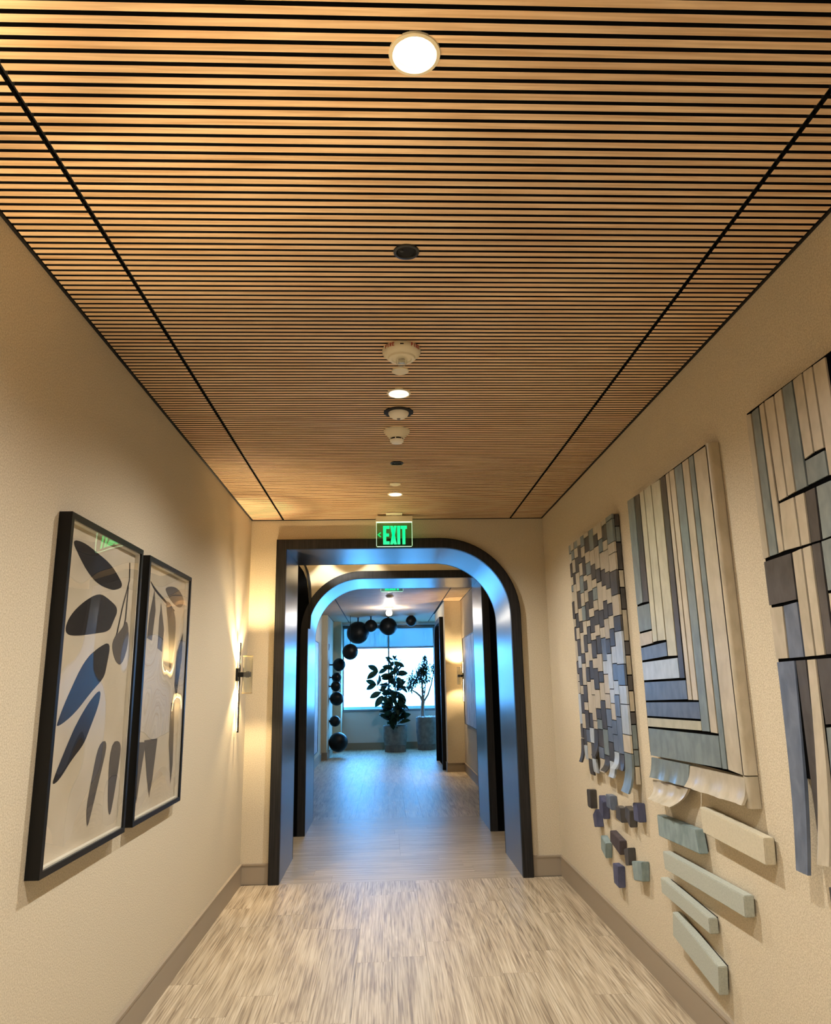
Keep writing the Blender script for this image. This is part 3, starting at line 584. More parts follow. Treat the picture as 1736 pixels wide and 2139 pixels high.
def letters(word, fn, h, w, gap, mat, parent, name='lettering', th=0.0012):
    """block letters; fn(u, v, d) maps along, up, out to a 3D point"""
    S = 0.2
    G = {'F': [(0, 0, .24, 1), (.24, .8, 1, 1), (.24, .42, .8, .6)], 'I': [(.3, 0, .62, 1)],
         'R': [(0, 0, .24, 1), (.24, .82, .8, 1), (.7, .52, .95, .9), (.24, .42, .8, .58), (.55, 0, .8, .42)],
         'E': [(0, 0, .28, 1), (.28, .8, 1, 1), (.28, .42, .85, .6), (.28, 0, 1, .2)]}
    bm = new(); u = 0
    for ch in word:
        for x0, z0, x1, z1 in G[ch]:
            v = [bm.verts.new(fn(u+a*w, b*h, d)) for a in (x0, x1) for b in (z0, z1) for d in (0, th)]
            for f in ((0, 1, 3, 2), (4, 6, 7, 5), (0, 4, 5, 1), (2, 3, 7, 6), (0, 2, 6, 4), (1, 5, 7, 3)): bm.faces.new([v[i] for i in f])
        u += w+gap
    return obj(name, bm, mat, parent)
for a0 in (math.radians(-146), math.radians(-62)):
    def fn(u, v, d, a0=a0):
        a = a0 + u/0.0765; r = 0.0768 + d
        return (x+r*math.cos(a), y+r*math.sin(a), H-0.0195+v)
    letters('FIRE', fn, 0.0145, 0.009, 0.0028, M['red'], t)
# dome detector on a black ring
x, y = 1.145, 3.385
t = thing('dome_sensor', 'white domed sensor set in a wide black ring', 'sensor', (x, y, H))
obj('black_ring', ring_lathe(new(), [(0.073, 0.002), (0.073, -0.004), (0.048, -0.006), (0.046, 0.002)], (x, y, H), 40), M['black'], t, smooth=True)
obj('dome', lathe(new(), [(0.050, 0), (0.050, -0.010), (0.044, -0.022), (0.030, -0.032), (0.010, -0.036)], (x, y, H), 40), M['white'], t, smooth=50)
obj('window', lathe(new(), [(0.012, -0.032), (0.008, -0.038)], (x, y, H), 20), M['grey'], t)
# smoke detector
x, y = 1.140, 3.66
t = thing('smoke_detector', 'ivory cone-shaped smoke detector beyond the dark-ringed dome', 'detector', (x, y, H))
obj('base_cone', lathe(new(), [(0.069, 0), (0.068, -0.010), (0.056, -0.022), (0.044, -0.036), (0.040, -0.044)], (x, y, H), 40), M['offwhite'], t, smooth=50)
obj('vent_band', lathe(new(), [(0.033, -0.043), (0.033, -0.053)], (x, y, H), 32), M['black'], t)
for i in range(6):
    a = i*math.pi/3+0.3; obj('post', B(x+0.034*math.cos(a)-0.003, x+0.034*math.cos(a)+0.003, y+0.034*math.sin(a)-0.003, y+0.034*math.sin(a)+0.003, H-0.054, H-0.043), M['offwhite'], t)
obj('cap', lathe(new(), [(0.037, -0.053), (0.035, -0.062), (0.028, -0.068), (0.015, -0.069)], (x, y, H), 40), M['white'], t, smooth=50)
# far ceiling dome and lamp
x, y = 1.14, 11.5
t = thing('dome_sensor', 'white dome on the far ceiling between a small disc and the glowing lamp', 'sensor', (x, y, HF))
obj('ring', ring_lathe(new(), [(0.07, 0.002), (0.07, -0.004), (0.05, -0.006), (0.05, 0.002)], (x, y, HF), 32), M['black'], t)
obj('dome', lathe(new(), [(0.055, 0), (0.052, -0.018), (0.03, -0.032), (0.01, -0.034)], (x, y, HF), 32), M['white'], t, smooth=50)
x, y = 1.138, 13.3
t = thing('globe_lamp', 'glowing globe lamp hanging close under the far ceiling', 'lamp', (x, y, HF))
obj('canopy', lathe(new(), [(0.085, 0), (0.085, -0.012), (0.04, -0.03)], (x, y, HF), 32), M['white'], t, smooth=50)
obj('globe', lathe(new(), [(0.030, -0.028), (0.038, -0.05), (0.055, -0.085), (0.056, -0.11), (0.045, -0.135), (0.02, -0.148), (0.001, -0.150)], (x, y, HF), 32), M['bulb'], t, smooth=True)
l = light('POINT', 'globe_light', (x, y, HF-0.19), 14, WARM, shadow_soft_size=0.04); l.parent = t; l.location = Vector((0, 0, -0.19))

# exit signs
def exit_sign(yc, xl, zc, zb, label, plate=True):
    xw = 0.288; t = thing('exit_sign', label, 'sign', (xl+xw/2, yc, zc), 'edge-lit exit signs')
    cx_ = xl+xw/2; s_top = zb+0.255
    obj('ceiling_plate', bbox_b(cx_-0.064, cx_+0.064, yc-0.085, yc+0.045, zc-0.008, zc+0.0, 0.003), M['offwhite'], t)
    obj('housing', bbox_b(xl, xl+xw, yc-0.018, yc+0.018, s_top-0.055, min(s_top, zc-0.014), 0.002), M['offwhite'], t)
    obj('mount', B(cx_-0.02, cx_+0.02, yc-0.012, yc+0.012, min(s_top, zc-0.014), zc-0.008), M['offwhite'], t)
    zt = s_top-0.055
    r = 0.012; pts = [(xl+0.003, zt)]
    pts += [(xl+0.003+r-r*math.cos(a), zb+r-r*math.sin(a)) for a in [i*math.pi/8 for i in range(5)]]
    pts += [(xl+xw-0.003-r+r*math.sin(a), zb+r-r*math.cos(a)) for a in [i*math.pi/8 for i in range(5)]] + [(xl+xw-0.003, zt)]
    obj('acrylic_pane', extr(new(), pts, 1, yc-0.003, yc+0.003), M['greenglass'], t)
    inn = [(min(max(px, xl+0.0055), xl+xw-0.0055), max(pz, zb+0.0025)) for px, pz in pts]
    bm = new(); n = len(pts)
    P0 = [bm.verts.new((p[0], yc-0.0036, p[1])) for p in pts]; P1 = [bm.verts.new((p[0], yc-0.0036, p[1])) for p in inn]
    Q0 = [bm.verts.new((p[0], yc+0.0036, p[1])) for p in pts]; Q1 = [bm.verts.new((p[0], yc+0.0036, p[1])) for p in inn]
    for i in range(n-1):
        bm.faces.new((P0[i], P0[i+1], P1[i+1], P1[i])); bm.faces.new((Q0[i], Q1[i], Q1[i+1], Q0[i+1])); bm.faces.new((P0[i], Q0[i], Q0[i+1], P0[i+1])); bm.faces.new((P1[i], P1[i+1], Q1[i+1], Q1[i]))
    obj('glowing_edge', bm, M['edge'], t)
    obj('light_slot', B(xl+0.004, xl+xw-0.004, yc-0.006, yc+0.006, zt-0.007, zt), M['edge'], t)
    x0 = xl+0.056; zb_ = zb+0.018; h = 0.149; f0, f1 = yc-0.0052, yc-0.0038
    def blk(name, rects=None, polys=None, mat=M['exit']):
        bm = new()
        for a, b, c, d in rects or []: box(bm, a, b, f0, f1, c, d)
        for p in polys or []: extr(bm, p, 1, f0, f1)
        obj(name, bm, mat, t)
    e = x0; blk('letter_e', [(e, e+0.024, zb_, zb_+h), (e+0.024, e+0.050, zb_+h-0.025, zb_+h), (e+0.024, e+0.046, zb_+0.063, zb_+0.087), (e+0.024, e+0.050, zb_, zb_+0.025)])
    a = x0+0.055; blk('letter_x', None, [[(a, zb_), (a+0.022, zb_), (a+0.052, zb_+h), (a+0.030, zb_+h)], [(a+0.030, zb_), (a+0.052, zb_), (a+0.022, zb_+h), (a, zb_+h)]])
    a = x0+0.111; blk('letter_i', [(a, a+0.023, zb_, zb_+h)])
    a = x0+0.138; blk('letter_t', [(a, a+0.050, zb_+h-0.026, zb_+h), (a+0.0135, a+0.0365, zb_, zb_+h-0.026)])
    a = xl+0.010; zc_ = zb+0.096; blk('arrow', None, [[(a, zc_), (a+0.026, zc_+0.022), (a+0.032, zc_+0.014), (a+0.014, zc_), (a+0.032, zc_-0.014), (a+0.026, zc_-0.022)]], M['exitdim'])
exit_sign(5.63, 1.003, H, 2.442, 'glowing green exit sign hanging over the near black portal')
exit_sign(9.2, 1.013, HF, 2.528, 'second exit sign, only its bright lower edge showing under the far portal head')

# ================================================================ PICTURES ON THE LEFT WALL
def poly_obj(name, pts, x0, x1, mat, parent): return obj(name, extr(new(), [tuple(p) for p in pts], 0, x0, x1), mat, parent)
def picture(y0, y1, z0, z1, leaves, label, glass='picglass', fw=0.020, depth=0.044):
    t = thing('framed_print', label, 'picture', (0, (y0+y1)/2, z0), 'pair of leaf prints on the left wall')
    fr = thing_part = None
    bm = new(); box(bm, 0.001, depth, y0, y0+fw, z0, z1); box(bm, 0.001, depth, y1-fw, y1, z0, z1); box(bm, 0.001, depth, y0+fw, y1-fw, z0, z0+fw); box(bm, 0.001, depth, y0+fw, y1-fw, z1-fw, z1)
    obj('frame', bm, M['frame'], t)
    obj('paper', B(0.010, 0.0185, y0+fw, y1-fw, z0+fw, z1-fw), M['print'], t)
    obj('inner_slip', ring([(y0+fw, z0+fw), (y0+fw, z1-fw), (y1-fw, z1-fw), (y1-fw, z0+fw), (y0+fw+0.0001, z0+fw)], [(y0+fw+0.006, z0+fw+0.006), (y0+fw+0.006, z1-fw-0.006), (y1-fw-0.006, z1-fw-0.006), (y1-fw-0.006, z0+fw+0.006), (y0+fw+0.0061, z0+fw+0.006)], 0.019, 0.036, axis=0), M['white'], t)
    for i, (c, *pts) in enumerate(leaves):
        pts = [(min(max(p[0], y0+fw+0.004), y1-fw-0.004), min(max(p[1], z0+fw+0.004), z1-fw-0.004)) for p in pts]
        for _ in range(2):
            if len(pts) > 5 and not (i in (4, 5) and y0 < 3) : pts = [q_ for a_, c_ in zip(pts, pts[1:]+pts[:1]) for q_ in ((a_[0]*.75+c_[0]*.25, a_[1]*.75+c_[1]*.25), (a_[0]*.25+c_[0]*.75, a_[1]*.25+c_[1]*.75))]
        xo = 0.0188 + i*0.0001
        poly_obj('printed_leaf', pts, xo, xo+0.0004, M['leafprint'] if c == 'd' else M['leafgrey'], t)
    # slightly bowed acrylic: a real grid of vertices
    bm = new(); ny, nz_ = 14, 20
    a0, a1, b0, b1 = y0+fw, y1-fw, z0+fw, z1-fw
    g = [[bm.verts.new((0.0375+0.0012*math.sin(6.0*(i/ny)+2.2*(j/nz_))*math.sin(math.pi*i/ny)+0.001*math.sin(7*j/nz_+y0*3), a0+(a1-a0)*i/ny, b0+(b1-b0)*j/nz_)) for j in range(nz_+1)] for i in range(ny+1)]
    for i in range(ny):
        for j in range(nz_): bm.faces.new((g[i][j], g[i+1][j], g[i+1][j+1], g[i][j+1]))
    obj('glazing', bm, M['picglass'], t, smooth=180)
M['frame'] = plain('black_lacquer_frame', (0.005, 0.005, 0.005, 1), 0.35, spec=0.25)
picture(2.385, 3.110, 0.850, 1.970, DATA_LF1, 'large black-framed leaf print nearer the camera, mirroring the green sign')
picture(3.200, 3.905, 0.850, 1.965, DATA_LF2, 'large black-framed leaf print farther along, beside the lit wall sconce')

# ================================================================ WALL SCONCES
def sconce(wx, y, sgn, label, zc=1.480, ztop=1.705, zbot=1.082, zg0=1.350, zg1=1.610, power=SCONCE_W, rod_y=0.0):
    t = thing('wall_sconce', label, 'lamp', (wx, y, zc), 'glass and black rod wall sconces')
    X = lambda d: wx + sgn*d
    def bx(name, d0, d1, y0, y1, z0, z1, mat, bev=0.0):
        a, b = sorted((X(d0), X(d1)))
        return obj(name, bbox_b(a, b, y0, y1, z0, z1, bev) if bev else B(a, b, y0, y1, z0, z1), mat, t)
    bx('wall_plate', 0.0, 0.014, y-0.022, y+0.022, zc-0.045, zc+0.045, M['black'], 0.003)
    bx('rod', 0.020, 0.030, y-0.009, y+0.009, zbot, ztop, M['black'])
    for a, b in ((zbot+0.01, zc-0.05), (zc+0.05, ztop-0.01)): bx('light_strip', 0.0165, 0.0200, y-0.005, y+0.005, a, b, M['led'])
    bx('arm', 0.014, 0.105, y-0.016, y+0.016, zc-0.018, zc+0.018, M['black'], 0.004)
    # glass cylinder around the arm head
    cy = y; r = 0.036; cxx = X(0.080); n = 28
    obj('glass_tube', ring_lathe(new(), [(r, zg0-zc), (r, zg1-zc), (r-0.003, zg1-zc), (r-0.003, zg0-zc)], (cxx, cy, zc), n), M['glass'], t, smooth=True)
    for z_ in (zg0, zg1): obj('glass_rim', ring_lathe(new(), [(r+0.001, -0.002), (r+0.001, 0.002), (r-0.004, 0.002), (r-0.004, -0.002)], (cxx, cy, z_), n), M['brass'], t, smooth=True)
    obj('lamp_head', lathe(new(), [(0.013, -0.022), (0.013, 0.022)], (cxx, cy, zc), 20), M['black'], t, smooth=True)
    for s_, z_, pw_ in ((1, zc+0.028, power*2.6), (-1, zc-0.028, power)):
        l = light('SPOT', 'sconce_lamp', (cxx, cy, z_), pw_, AMBER, (0, 0, 0) if s_ < 0 else (math.pi, 0, 0), spot_size=math.radians(110), spot_blend=0.5, shadow_soft_size=0.012)
        l.parent = t; l.location = Vector((cxx, cy, z_)) - t.location
sconce(0.0, 5.40, 1, 'lit glass-tube sconce on the left wall beside the black portal')
sconce(0.0, 1.08, 1, 'unseen glass-tube sconce beside the camera, added for the warm ceiling glow', power=16)  # out of view, added to account for the warm glow overhead
sconce(FR, 12.09, -1, 'lit glass-tube sconce in the far hall beside the abstract painting', zbot=1.092, ztop=1.735, zg0=1.365, zg1=1.65, zc=1.50, power=20)

# ================================================================ LEATHER WALL HANGINGS (RIGHT WALL)
XF, TH = W-0.045, 0.011
def quad_piece(name, q, mat, parent, curl=0.0, wave=0.0, nx=1, nz_=1, gap=0.0028, x=XF, th=TH, seed=0):
    """q = TL TR BR BL in (y, z); a slab facing -x, bottom optionally curling out into the room"""
    tl, tr, br, bl = [Vector((a, b)) for a, b in q]
    c = (tl+tr+br+bl)/4
    def sh(p):
        d = p-c; 
        return Vector((p.x - math.copysign(gap, d.x), p.y - math.copysign(gap, d.y)))
    tl, tr, br, bl = map(sh, (tl, tr, br, bl))
    bm = new(); F = []; K = []
    for j in range(nz_+1):
        v = j/nz_; rf = []; rk = []
        for i in range(nx+1):
            u = i/nx; p = tl.lerp(tr, u).lerp(bl.lerp(br, u), v)
            o = -curl*v*v*v - (wave*(math.sin(u*17+seed)+0.6*math.sin(u*41+seed*2))*v if wave else 0)
            dz = abs(curl)*0.25*v*v
            rf.append(bm.verts.new((x+o, p.x, p.y+dz))); rk.append(bm.verts.new((x+o+th, p.x, p.y+dz)))
        F.append(rf); K.append(rk)
    for j in range(nz_):
        for i in range(nx):
            bm.faces.new((F[j][i], F[j][i+1], F[j+1][i+1], F[j+1][i])); bm.faces.new((K[j][i], K[j+1][i], K[j+1][i+1], K[j][i+1]))
    for i in range(nx):
        bm.faces.new((F[0][i], K[0][i], K[0][i+1], F[0][i+1])); bm.faces.new((F[-1][i], F[-1][i+1], K[-1][i+1], K[-1][i]))
    for j in range(nz_):
        bm.faces.new((F[j][0], F[j+1][0], K[j+1][0], K[j][0])); bm.faces.new((F[j][-1], K[j][-1], K[j+1][-1], K[j+1][-1]) if False else (F[j][-1], K[j][-1], K[j+1][-1], F[j+1][-1]))
    return obj(name, bm, mat, parent, smooth=(60 if nz_ > 1 else False), at=(x, c.x, c.y))
ZT = 2.288
# A: mosaic of small leather tiles
A = thing('leather_wall_hanging', 'narrow mosaic hanging of small charcoal, cream and blue leather tiles', 'wall hanging', (W, 4.35, 0.9), 'three leather wall hangings')
obj('backing_board', B(XF+0.005, W-0.002, 3.872, 4.835, 1.05, ZT-0.002), M['blackfelt'], A)
def parse(s): return [(a[0], float(a[1:])) for a in s.split()]
rr = random.Random(5)
for i in range(11):
    y1, y0 = DATA_A_Y[i], DATA_A_Y[i+1]; zt = ZT; T_ = parse(DATA_A_T[i])
    for n_, (c, zb) in enumerate(T_):
        last = n_ == len(T_)-1; low = n_ >= len(T_)-2
        curl = (0.008 + 0.026*rr.random()) if last else 0
        if i in (1, 2, 3) and last: curl = -0.006
        quad_piece('tile', [(y1, zt), (y0, zt), (y0, zb), (y1, zb)], M[c], A, curl=curl, nz_=5 if last else 1, gap=0.0022, x=XF + rr.uniform(-0.002, 0.002), th=TH)
        zt = zb
zt = ZT
for n_, (c, zb) in enumerate(parse(DATA_A_T[11])):
    obj('edge_tile', B(XF+0.016, W-0.006, 3.862, 3.871, zb+0.003, zt-0.003), M[c], A, at=(W-0.02, 3.866, (zt+zb)/2)); zt = zb
# B: long strips mitred into courses
Bh = thing('leather_wall_hanging', 'middle hanging of long cream, grey and blue leather strips with curled lower edge', 'wall hanging', (W, 3.1, 0.95), 'three leather wall hangings')
obj('backing_board', B(XF+0.005, W-0.002, 2.662, 3.588, 1.06, ZT-0.004), M['blackfelt'], Bh)
for n_, (c, *q) in enumerate(DATA_B):
    if c.endswith('f'):
        cu = {20: 0.01, 21: 0.045, 22: 0.022}.get(n_, 0.03)
        quad_piece('strip', q, M[c[0]+'g'] if c[0]+'g' in M else M[c[0]], Bh, curl=cu, wave=0.0035, nx=18, nz_=8, seed=n_, gap=0.0012)
    else:
        quad_piece('strip', q, M[c], Bh, gap=0.0028)
# rounded near edge wrapping back to the wall
def wrap(y_edge, z0, z1, mat, parent, name='side_strip', r=0.016):
    pts = [(W-0.003, y_edge+0.004), (W-0.003, y_edge-0.004)]
    pts += [(XF+r-r*math.sin(a), y_edge-0.004+r-r*math.cos(a)) for a in [i*math.pi/10 for i in range(6)]]
    pts += [(XF, y_edge+0.020), (XF+0.009, y_edge+0.020), (XF+0.012, y_edge+0.010)]
    bm = new(); extr(bm, pts, 2, z0, z1); return obj(name, bm, mat, parent, smooth=50)
wrap(2.632, 1.064, ZT-0.006, M['C'], Bh); wrap(2.632, 0.955, 1.060, M['C'], Bh)
# C: patchwork, cut by the picture's right edge
Ch = thing('leather_wall_hanging', 'nearest patchwork hanging of cream, brown-grey and blue leather, cut off by the right edge', 'wall hanging', (W, 1.85, 0.85), 'three leather wall hangings')
obj('backing_board', B(XF+0.005, W-0.002, 1.37, 2.326, 1.10, ZT-0.006), M['blackfelt'], Ch)
for n_, (c, *q) in enumerate(DATA_C):
    if c.endswith('f'): quad_piece('patch', q, M[c[0]], Ch, curl=0.02 if c == 'Bf' else 0.03, wave=0.001, nx=6, nz_=10, seed=n_)
    else: quad_piece('patch', q, M[c], Ch)
for (ya, yb_, za, zb, c) in ((1.755, 1.66, ZT-0.01, 1.30, 'C'), (1.655, 1.52, ZT-0.01, 1.75, 'G'), (1.655, 1.52, 1.745, 0.90, 'C'), (1.515, 1.38, ZT-0.01, 1.9, 'D'), (1.515, 1.38, 1.895, 1.2, 'C'), (1.515, 1.38, 1.195, 0.88, 'B'), (1.755, 1.66, 1.295, 0.84, 'D')):
    quad_piece('patch', [(ya, za), (yb_, za), (yb_, zb), (ya, zb)], M[c], Ch)

# small hexagonal/rectangular blocks under A and slabs under B
BLAB = ['charcoal small block, highest at the far left of the scatter', 'tapered navy small block low left of the violet-blue one', 'violet-blue small block just left of centre in the upper cluster',
        'bright slate-blue small block at the top of the cluster', 'charcoal small block right of the slate-blue one', 'pointed dark grey small block between charcoal and navy ones',
        'navy small block at the right end of the upper row', 'small teal block on its own at the lower left', 'plum-black block slanting down in the middle of the scatter',
        'charcoal small block between the plum one and the wide teal one', 'wide teal striped block at the lower right', 'lowest small block, navy violet, nearest the baseboard']
for lab, (c, *q) in zip(BLAB, DATA_BL):
    cy = sum(p[0] for p in q)/4; cz = sum(p[1] for p in q)/4
    bm = extr(new(), [tuple(p) for p in q], 0, W-0.04, W-0.001); bmesh.ops.recalc_face_normals(bm, faces=bm.faces)
    bmesh.ops.bevel(bm, geom=list(bm.edges), offset=0.003, segments=2, affect='EDGES')
    o = obj('wall_block', bm, M[c], at=(W, cy, cz)); tag(o, lab, 'block', 'small blocks under the mosaic hanging')
SLAB = ['teal-grey slab directly under the curled leather flap', 'cream slab upper right, under the rounded corner of the middle hanging', 'long sage slab, longest of the group',
        'thin sage slab between the longest slab and the lowest one', 'lowest sage slab, slanting close to the baseboard']
for lab, (c, *q) in zip(SLAB, DATA_SL):
    cy = sum(p[0] for p in q)/4; cz = sum(p[1] for p in q)/4
    bm = extr(new(), [tuple(p) for p in q], 0, XF, W-0.008); bmesh.ops.recalc_face_normals(bm, faces=bm.faces)
    bmesh.ops.bevel(bm, geom=list(bm.edges), offset=0.0025, segments=2, affect='EDGES')
    t = thing('wall_slab', lab, 'slab', (W, cy, cz), 'felt slabs under the middle hanging')
    obj('body', bm, M[c], t)
    inner = [(cy+(p[0]-cy)*0.93, cz+(p[1]-cz)*0.86) for p in q]
    obj('spacer', extr(new(), inner, 0, W-0.008, W), M['black'], t)
o = obj('wall_slab', bbox_b(XF, W-0.001, 1.75, 2.206, 0.745, 0.815, 0.003), M['D'], at=(W, 2.0, 0.78)); tag(o, 'dark slab, only its corner showing at the right edge of the photo', 'slab', 'felt slabs under the middle hanging')

# ================================================================ FAR HALL THINGS
def painting(x, y0, y1, z0, z1, label, sgn):
    t = thing('abstract_painting', label, 'painting', (x, (y0+y1)/2, z0), 'streaked abstract paintings')
    a, b = sorted((x, x+sgn*0.035)); fw = 0.012
    bm = new(); box(bm, a, b, y0, y0+fw, z0, z1); box(bm, a, b, y1-fw, y1, z0, z1); box(bm, a, b, y0+fw, y1-fw, z0, z0+fw); box(bm, a, b, y0+fw, y1-fw, z1-fw, z1)
    obj('frame', bm, M['frame'], t)
    a, b = sorted((x+sgn*0.004, x+sgn*0.028)); obj('canvas', B(a, b, y0+fw, y1-fw, z0+fw, z1-fw), M['abstract'], t)
painting(FR, 9.9, 11.895, 0.76, 2.09, 'tall streaked grey-blue and crimson painting on the far right wall', -1)
painting(FL, 10.2, 13.6, 0.24, 2.15, 'large pale streaked painting glimpsed on the far left wall', 1)
th = thing('thermostat', 'small grey thermostat on the left pier near the black spheres', 'thermostat', (-0.072, 15.0, 2.13))
obj('plate', bbox_b(-0.072, -0.057, 14.93, 15.05, 2.07, 2.20, 0.003), M['alu'], th); obj('screen', B(-0.0572, -0.0555, 14.95, 15.03, 2.12, 2.18), M['grey'], th)

SPH = ['largest black sphere of the arch, at its upper left bend', 'small black sphere tucked beside the largest one at the ceiling', 'big black sphere under the ceiling lamp, above the window mullion',
       'small black sphere alone at the right of the arch', 'medium black sphere below the largest one, against the window', 'black sphere halfway up the left pier, top of the vertical run',
       'small black sphere, upper of the touching pair on the pier', 'small black sphere, lower of the touching pair on the pier', 'medium black sphere under the touching pair',
       'small black sphere separate from its neighbours, second from the floor', 'lowest black sphere, just above the floor by the left pier']
sm = None
for i, (lab, (bx_, by_, bz_, br_)) in enumerate(zip(SPH, DATA_BALLS)):
    t = thing('black_sphere', lab, 'sphere', (bx_, by_, bz_), 'black spheres arching over the far hall')
    if sm is None:
        bm = new(); bmesh.ops.create_uvsphere(bm, u_segments=40, v_segments=24, radius=1.0)
        sm = bpy.data.meshes.new('ball'); bm.to_mesh(sm); bm.free(); sm.materials.append(M['ball'])
        for p in sm.polygons: p.use_smooth = True
    o = bpy.data.objects.new('ball', sm); COL.objects.link(o); o.parent = t; o.scale = (br_, br_, br_)
    if i < 5 and i != 4:      # fixed to the ceiling
        if bz_+br_ < HF: obj('stem', tube(new(), [(bx_, by_, bz_+br_*0.9), (bx_, by_, HF+0.01)], 0.014), M['ball'], t)
        obj('mount', lathe(new(), [(0.03, 0), (0.03, -0.006)], (bx_, by_, HF), 16), M['ball'], t)
    elif i == 4:
        obj('stem', tube(new(), [(bx_, by_, bz_+br_*0.9), (bx_, by_, HF+0.01)], 0.006, 6), M['ball'], t)
    else:
        obj('stem', tube(new(), [(bx_-br_*0.9, by_, bz_), (-0.073, by_, bz_)], 0.014), M['ball'], t)
        obj('mount', lathe(new(), [(0.03, 0), (0.03, 0.008)], (-0.073, by_, bz_), 16, 'x'), M['ball'], t)

# ---- potted rubber plant
def pot(parent, cx_, cy, rt, rb, h, band, fill, name='pot'):
    obj(name, lathe(new(), [(rb, band), (rt, h*0.55), (rt, h), (rt-0.02, h), (rt-0.02, h-0.04)], (cx_, cy, 0), 48), M['pot'], parent, smooth=40)
    bm = new(); n = 48; A0 = []; A1 = []
    for i in range(n*2):
        a = math.pi*i/n; r = rb-0.004 if i % 2 == 0 else rb-0.016
        A0.append(bm.verts.new((cx_+r*math.cos(a), cy+r*math.sin(a), 0.0))); A1.append(bm.verts.new((cx_+r*math.cos(a), cy+r*math.sin(a), band)))
    for i in range(n*2): bm.faces.new((A0[i], A0[(i+1) % (2*n)], A1[(i+1) % (2*n)], A1[i]))
    bm.faces.new(A0[::-1]); bm.faces.new(A1); obj('fluted_foot', bm, M['pot'], parent)
    if fill == 'dirt': obj('soil', lathe(new(), [(rt-0.021, h-0.035), (rt*0.5, h-0.02), (0.001, h-0.015)], (cx_, cy, 0), 32), M['dirt'], parent, smooth=True)
    else:
        bm = new(); rp_ = random.Random(3)
        for i in range(150):
            a = rp_.random()*6.283; r = (rt-0.03)*math.sqrt(rp_.random()); s_ = rp_.uniform(0.014, 0.026)
            bmesh.ops.create_icosphere(bm, subdivisions=1, radius=s_, matrix=Matrix.Translation((cx_+r*math.cos(a), cy+r*math.sin(a), h-0.012+rp_.random()*0.02)))
        g = obj('pebbles', bm, M['soil'], parent); g['kind'] = 'stuff'
        obj('soil', lathe(new(), [(rt-0.021, h-0.03), (0.001, h-0.025)], (cx_, cy, 0), 32), M['dirt'], parent)
def leaf_mesh(L=1.0, Wd=0.42, curve=0.18, n=6, m='leaf', name='leaf'):
    bm = new(); rows = []
    for i in range(n+1):
        t_ = i/n; w = Wd/2*math.sin(math.pi*min(1, t_*0.97+0.03))**0.75 * (1.0 if t_ < 0.5 else 1.0)
        z = -curve*t_*t_
        rows.append([bm.verts.new((t_*L, s_*w, z + abs(s_)*w*0.28)) for s_ in (-1, -0.5, 0, 0.5, 1)])
    for a, b in zip(rows, rows[1:]):
        for j in range(4): bm.faces.new((a[j], b[j], b[j+1], a[j+1]))
    bmesh.ops.solidify(bm, geom=list(bm.faces), thickness=0.012)
    me = bpy.data.meshes.new(name); bm.to_mesh(me); bm.free(); me.materials.append(M[m])
    for p in me.polygons: p.use_smooth = True
    return me
def leaf_inst(me, p, az, el, roll, s_, parent):
    o = bpy.data.objects.new('leaf', me); COL.objects.link(o); o.parent = parent; o.location = Vector(p)-parent.location
    o.rotation_euler = (Matrix.Rotation(az, 3, 'Z') @ Matrix.Rotation(-el, 3, 'Y') @ Matrix.Rotation(roll, 3, 'X')).to_euler(); o.scale = (s_, s_, s_)
rp_ = random.Random(21)
rub = thing('potted_rubber_plant', 'big-leaved rubber plant in a grey fluted pot before the window', 'plant', (1.26, 16.15, 0))
pot(rub, 1.26, 16.15, 0.252, 0.228, 0.525, 0.14, 'dirt')
px, py = 1.26, 16.15
lm = leaf_mesh(1.0, 0.5)
obj('stem', tube(new(), [(px, py, 0.48), (px+0.02, py, 0.9), (px+0.0, py, 1.4), (px-0.0, py, 1.93)], [0.02, 0.017, 0.013, 0.007]), M['bark'], rub, smooth=True)
br1 = [(px-0.01, py, 0.85), (px-0.16, py-0.03, 1.08), (px-0.30, py-0.03, 1.22), (px-0.40, py-0.03, 1.38)]
br2 = [(px-0.16, py-0.03, 1.08), (px-0.28, py-0.05, 1.30), (px-0.30, py-0.05, 1.52), (px-0.36, py-0.05, 1.66)]
obj('branch', tube(new(), br1, [0.012, 0.010, 0.008, 0.005]), M['bark'], rub, smooth=True)
obj('branch', tube(new(), br2, [0.010, 0.008, 0.007, 0.005]), M['bark'], rub, smooth=True)
z = 0.56; a = 0.0
while z < 1.92:
    f = (z-0.56)/1.36
    n_ = 4 if f < 0.55 else 3
    for j in range(n_):
        a += 2.399
        L = (0.31 - 0.11*f)*rp_.uniform(0.8, 1.12)
        el = rp_.choice((-1.0, -0.6, 0.5, 0.9, 0.1)) + rp_.uniform(-.2, .2)
        rad = 0.02 + rp_.random()*(0.13*(1-0.6*f))
        leaf_inst(lm, (px+rad*math.cos(a), py+rad*math.sin(a), z+rp_.uniform(-.02, .02)), a, el, rp_.uniform(-1.3, 1.3), L, rub)
    z += 0.040
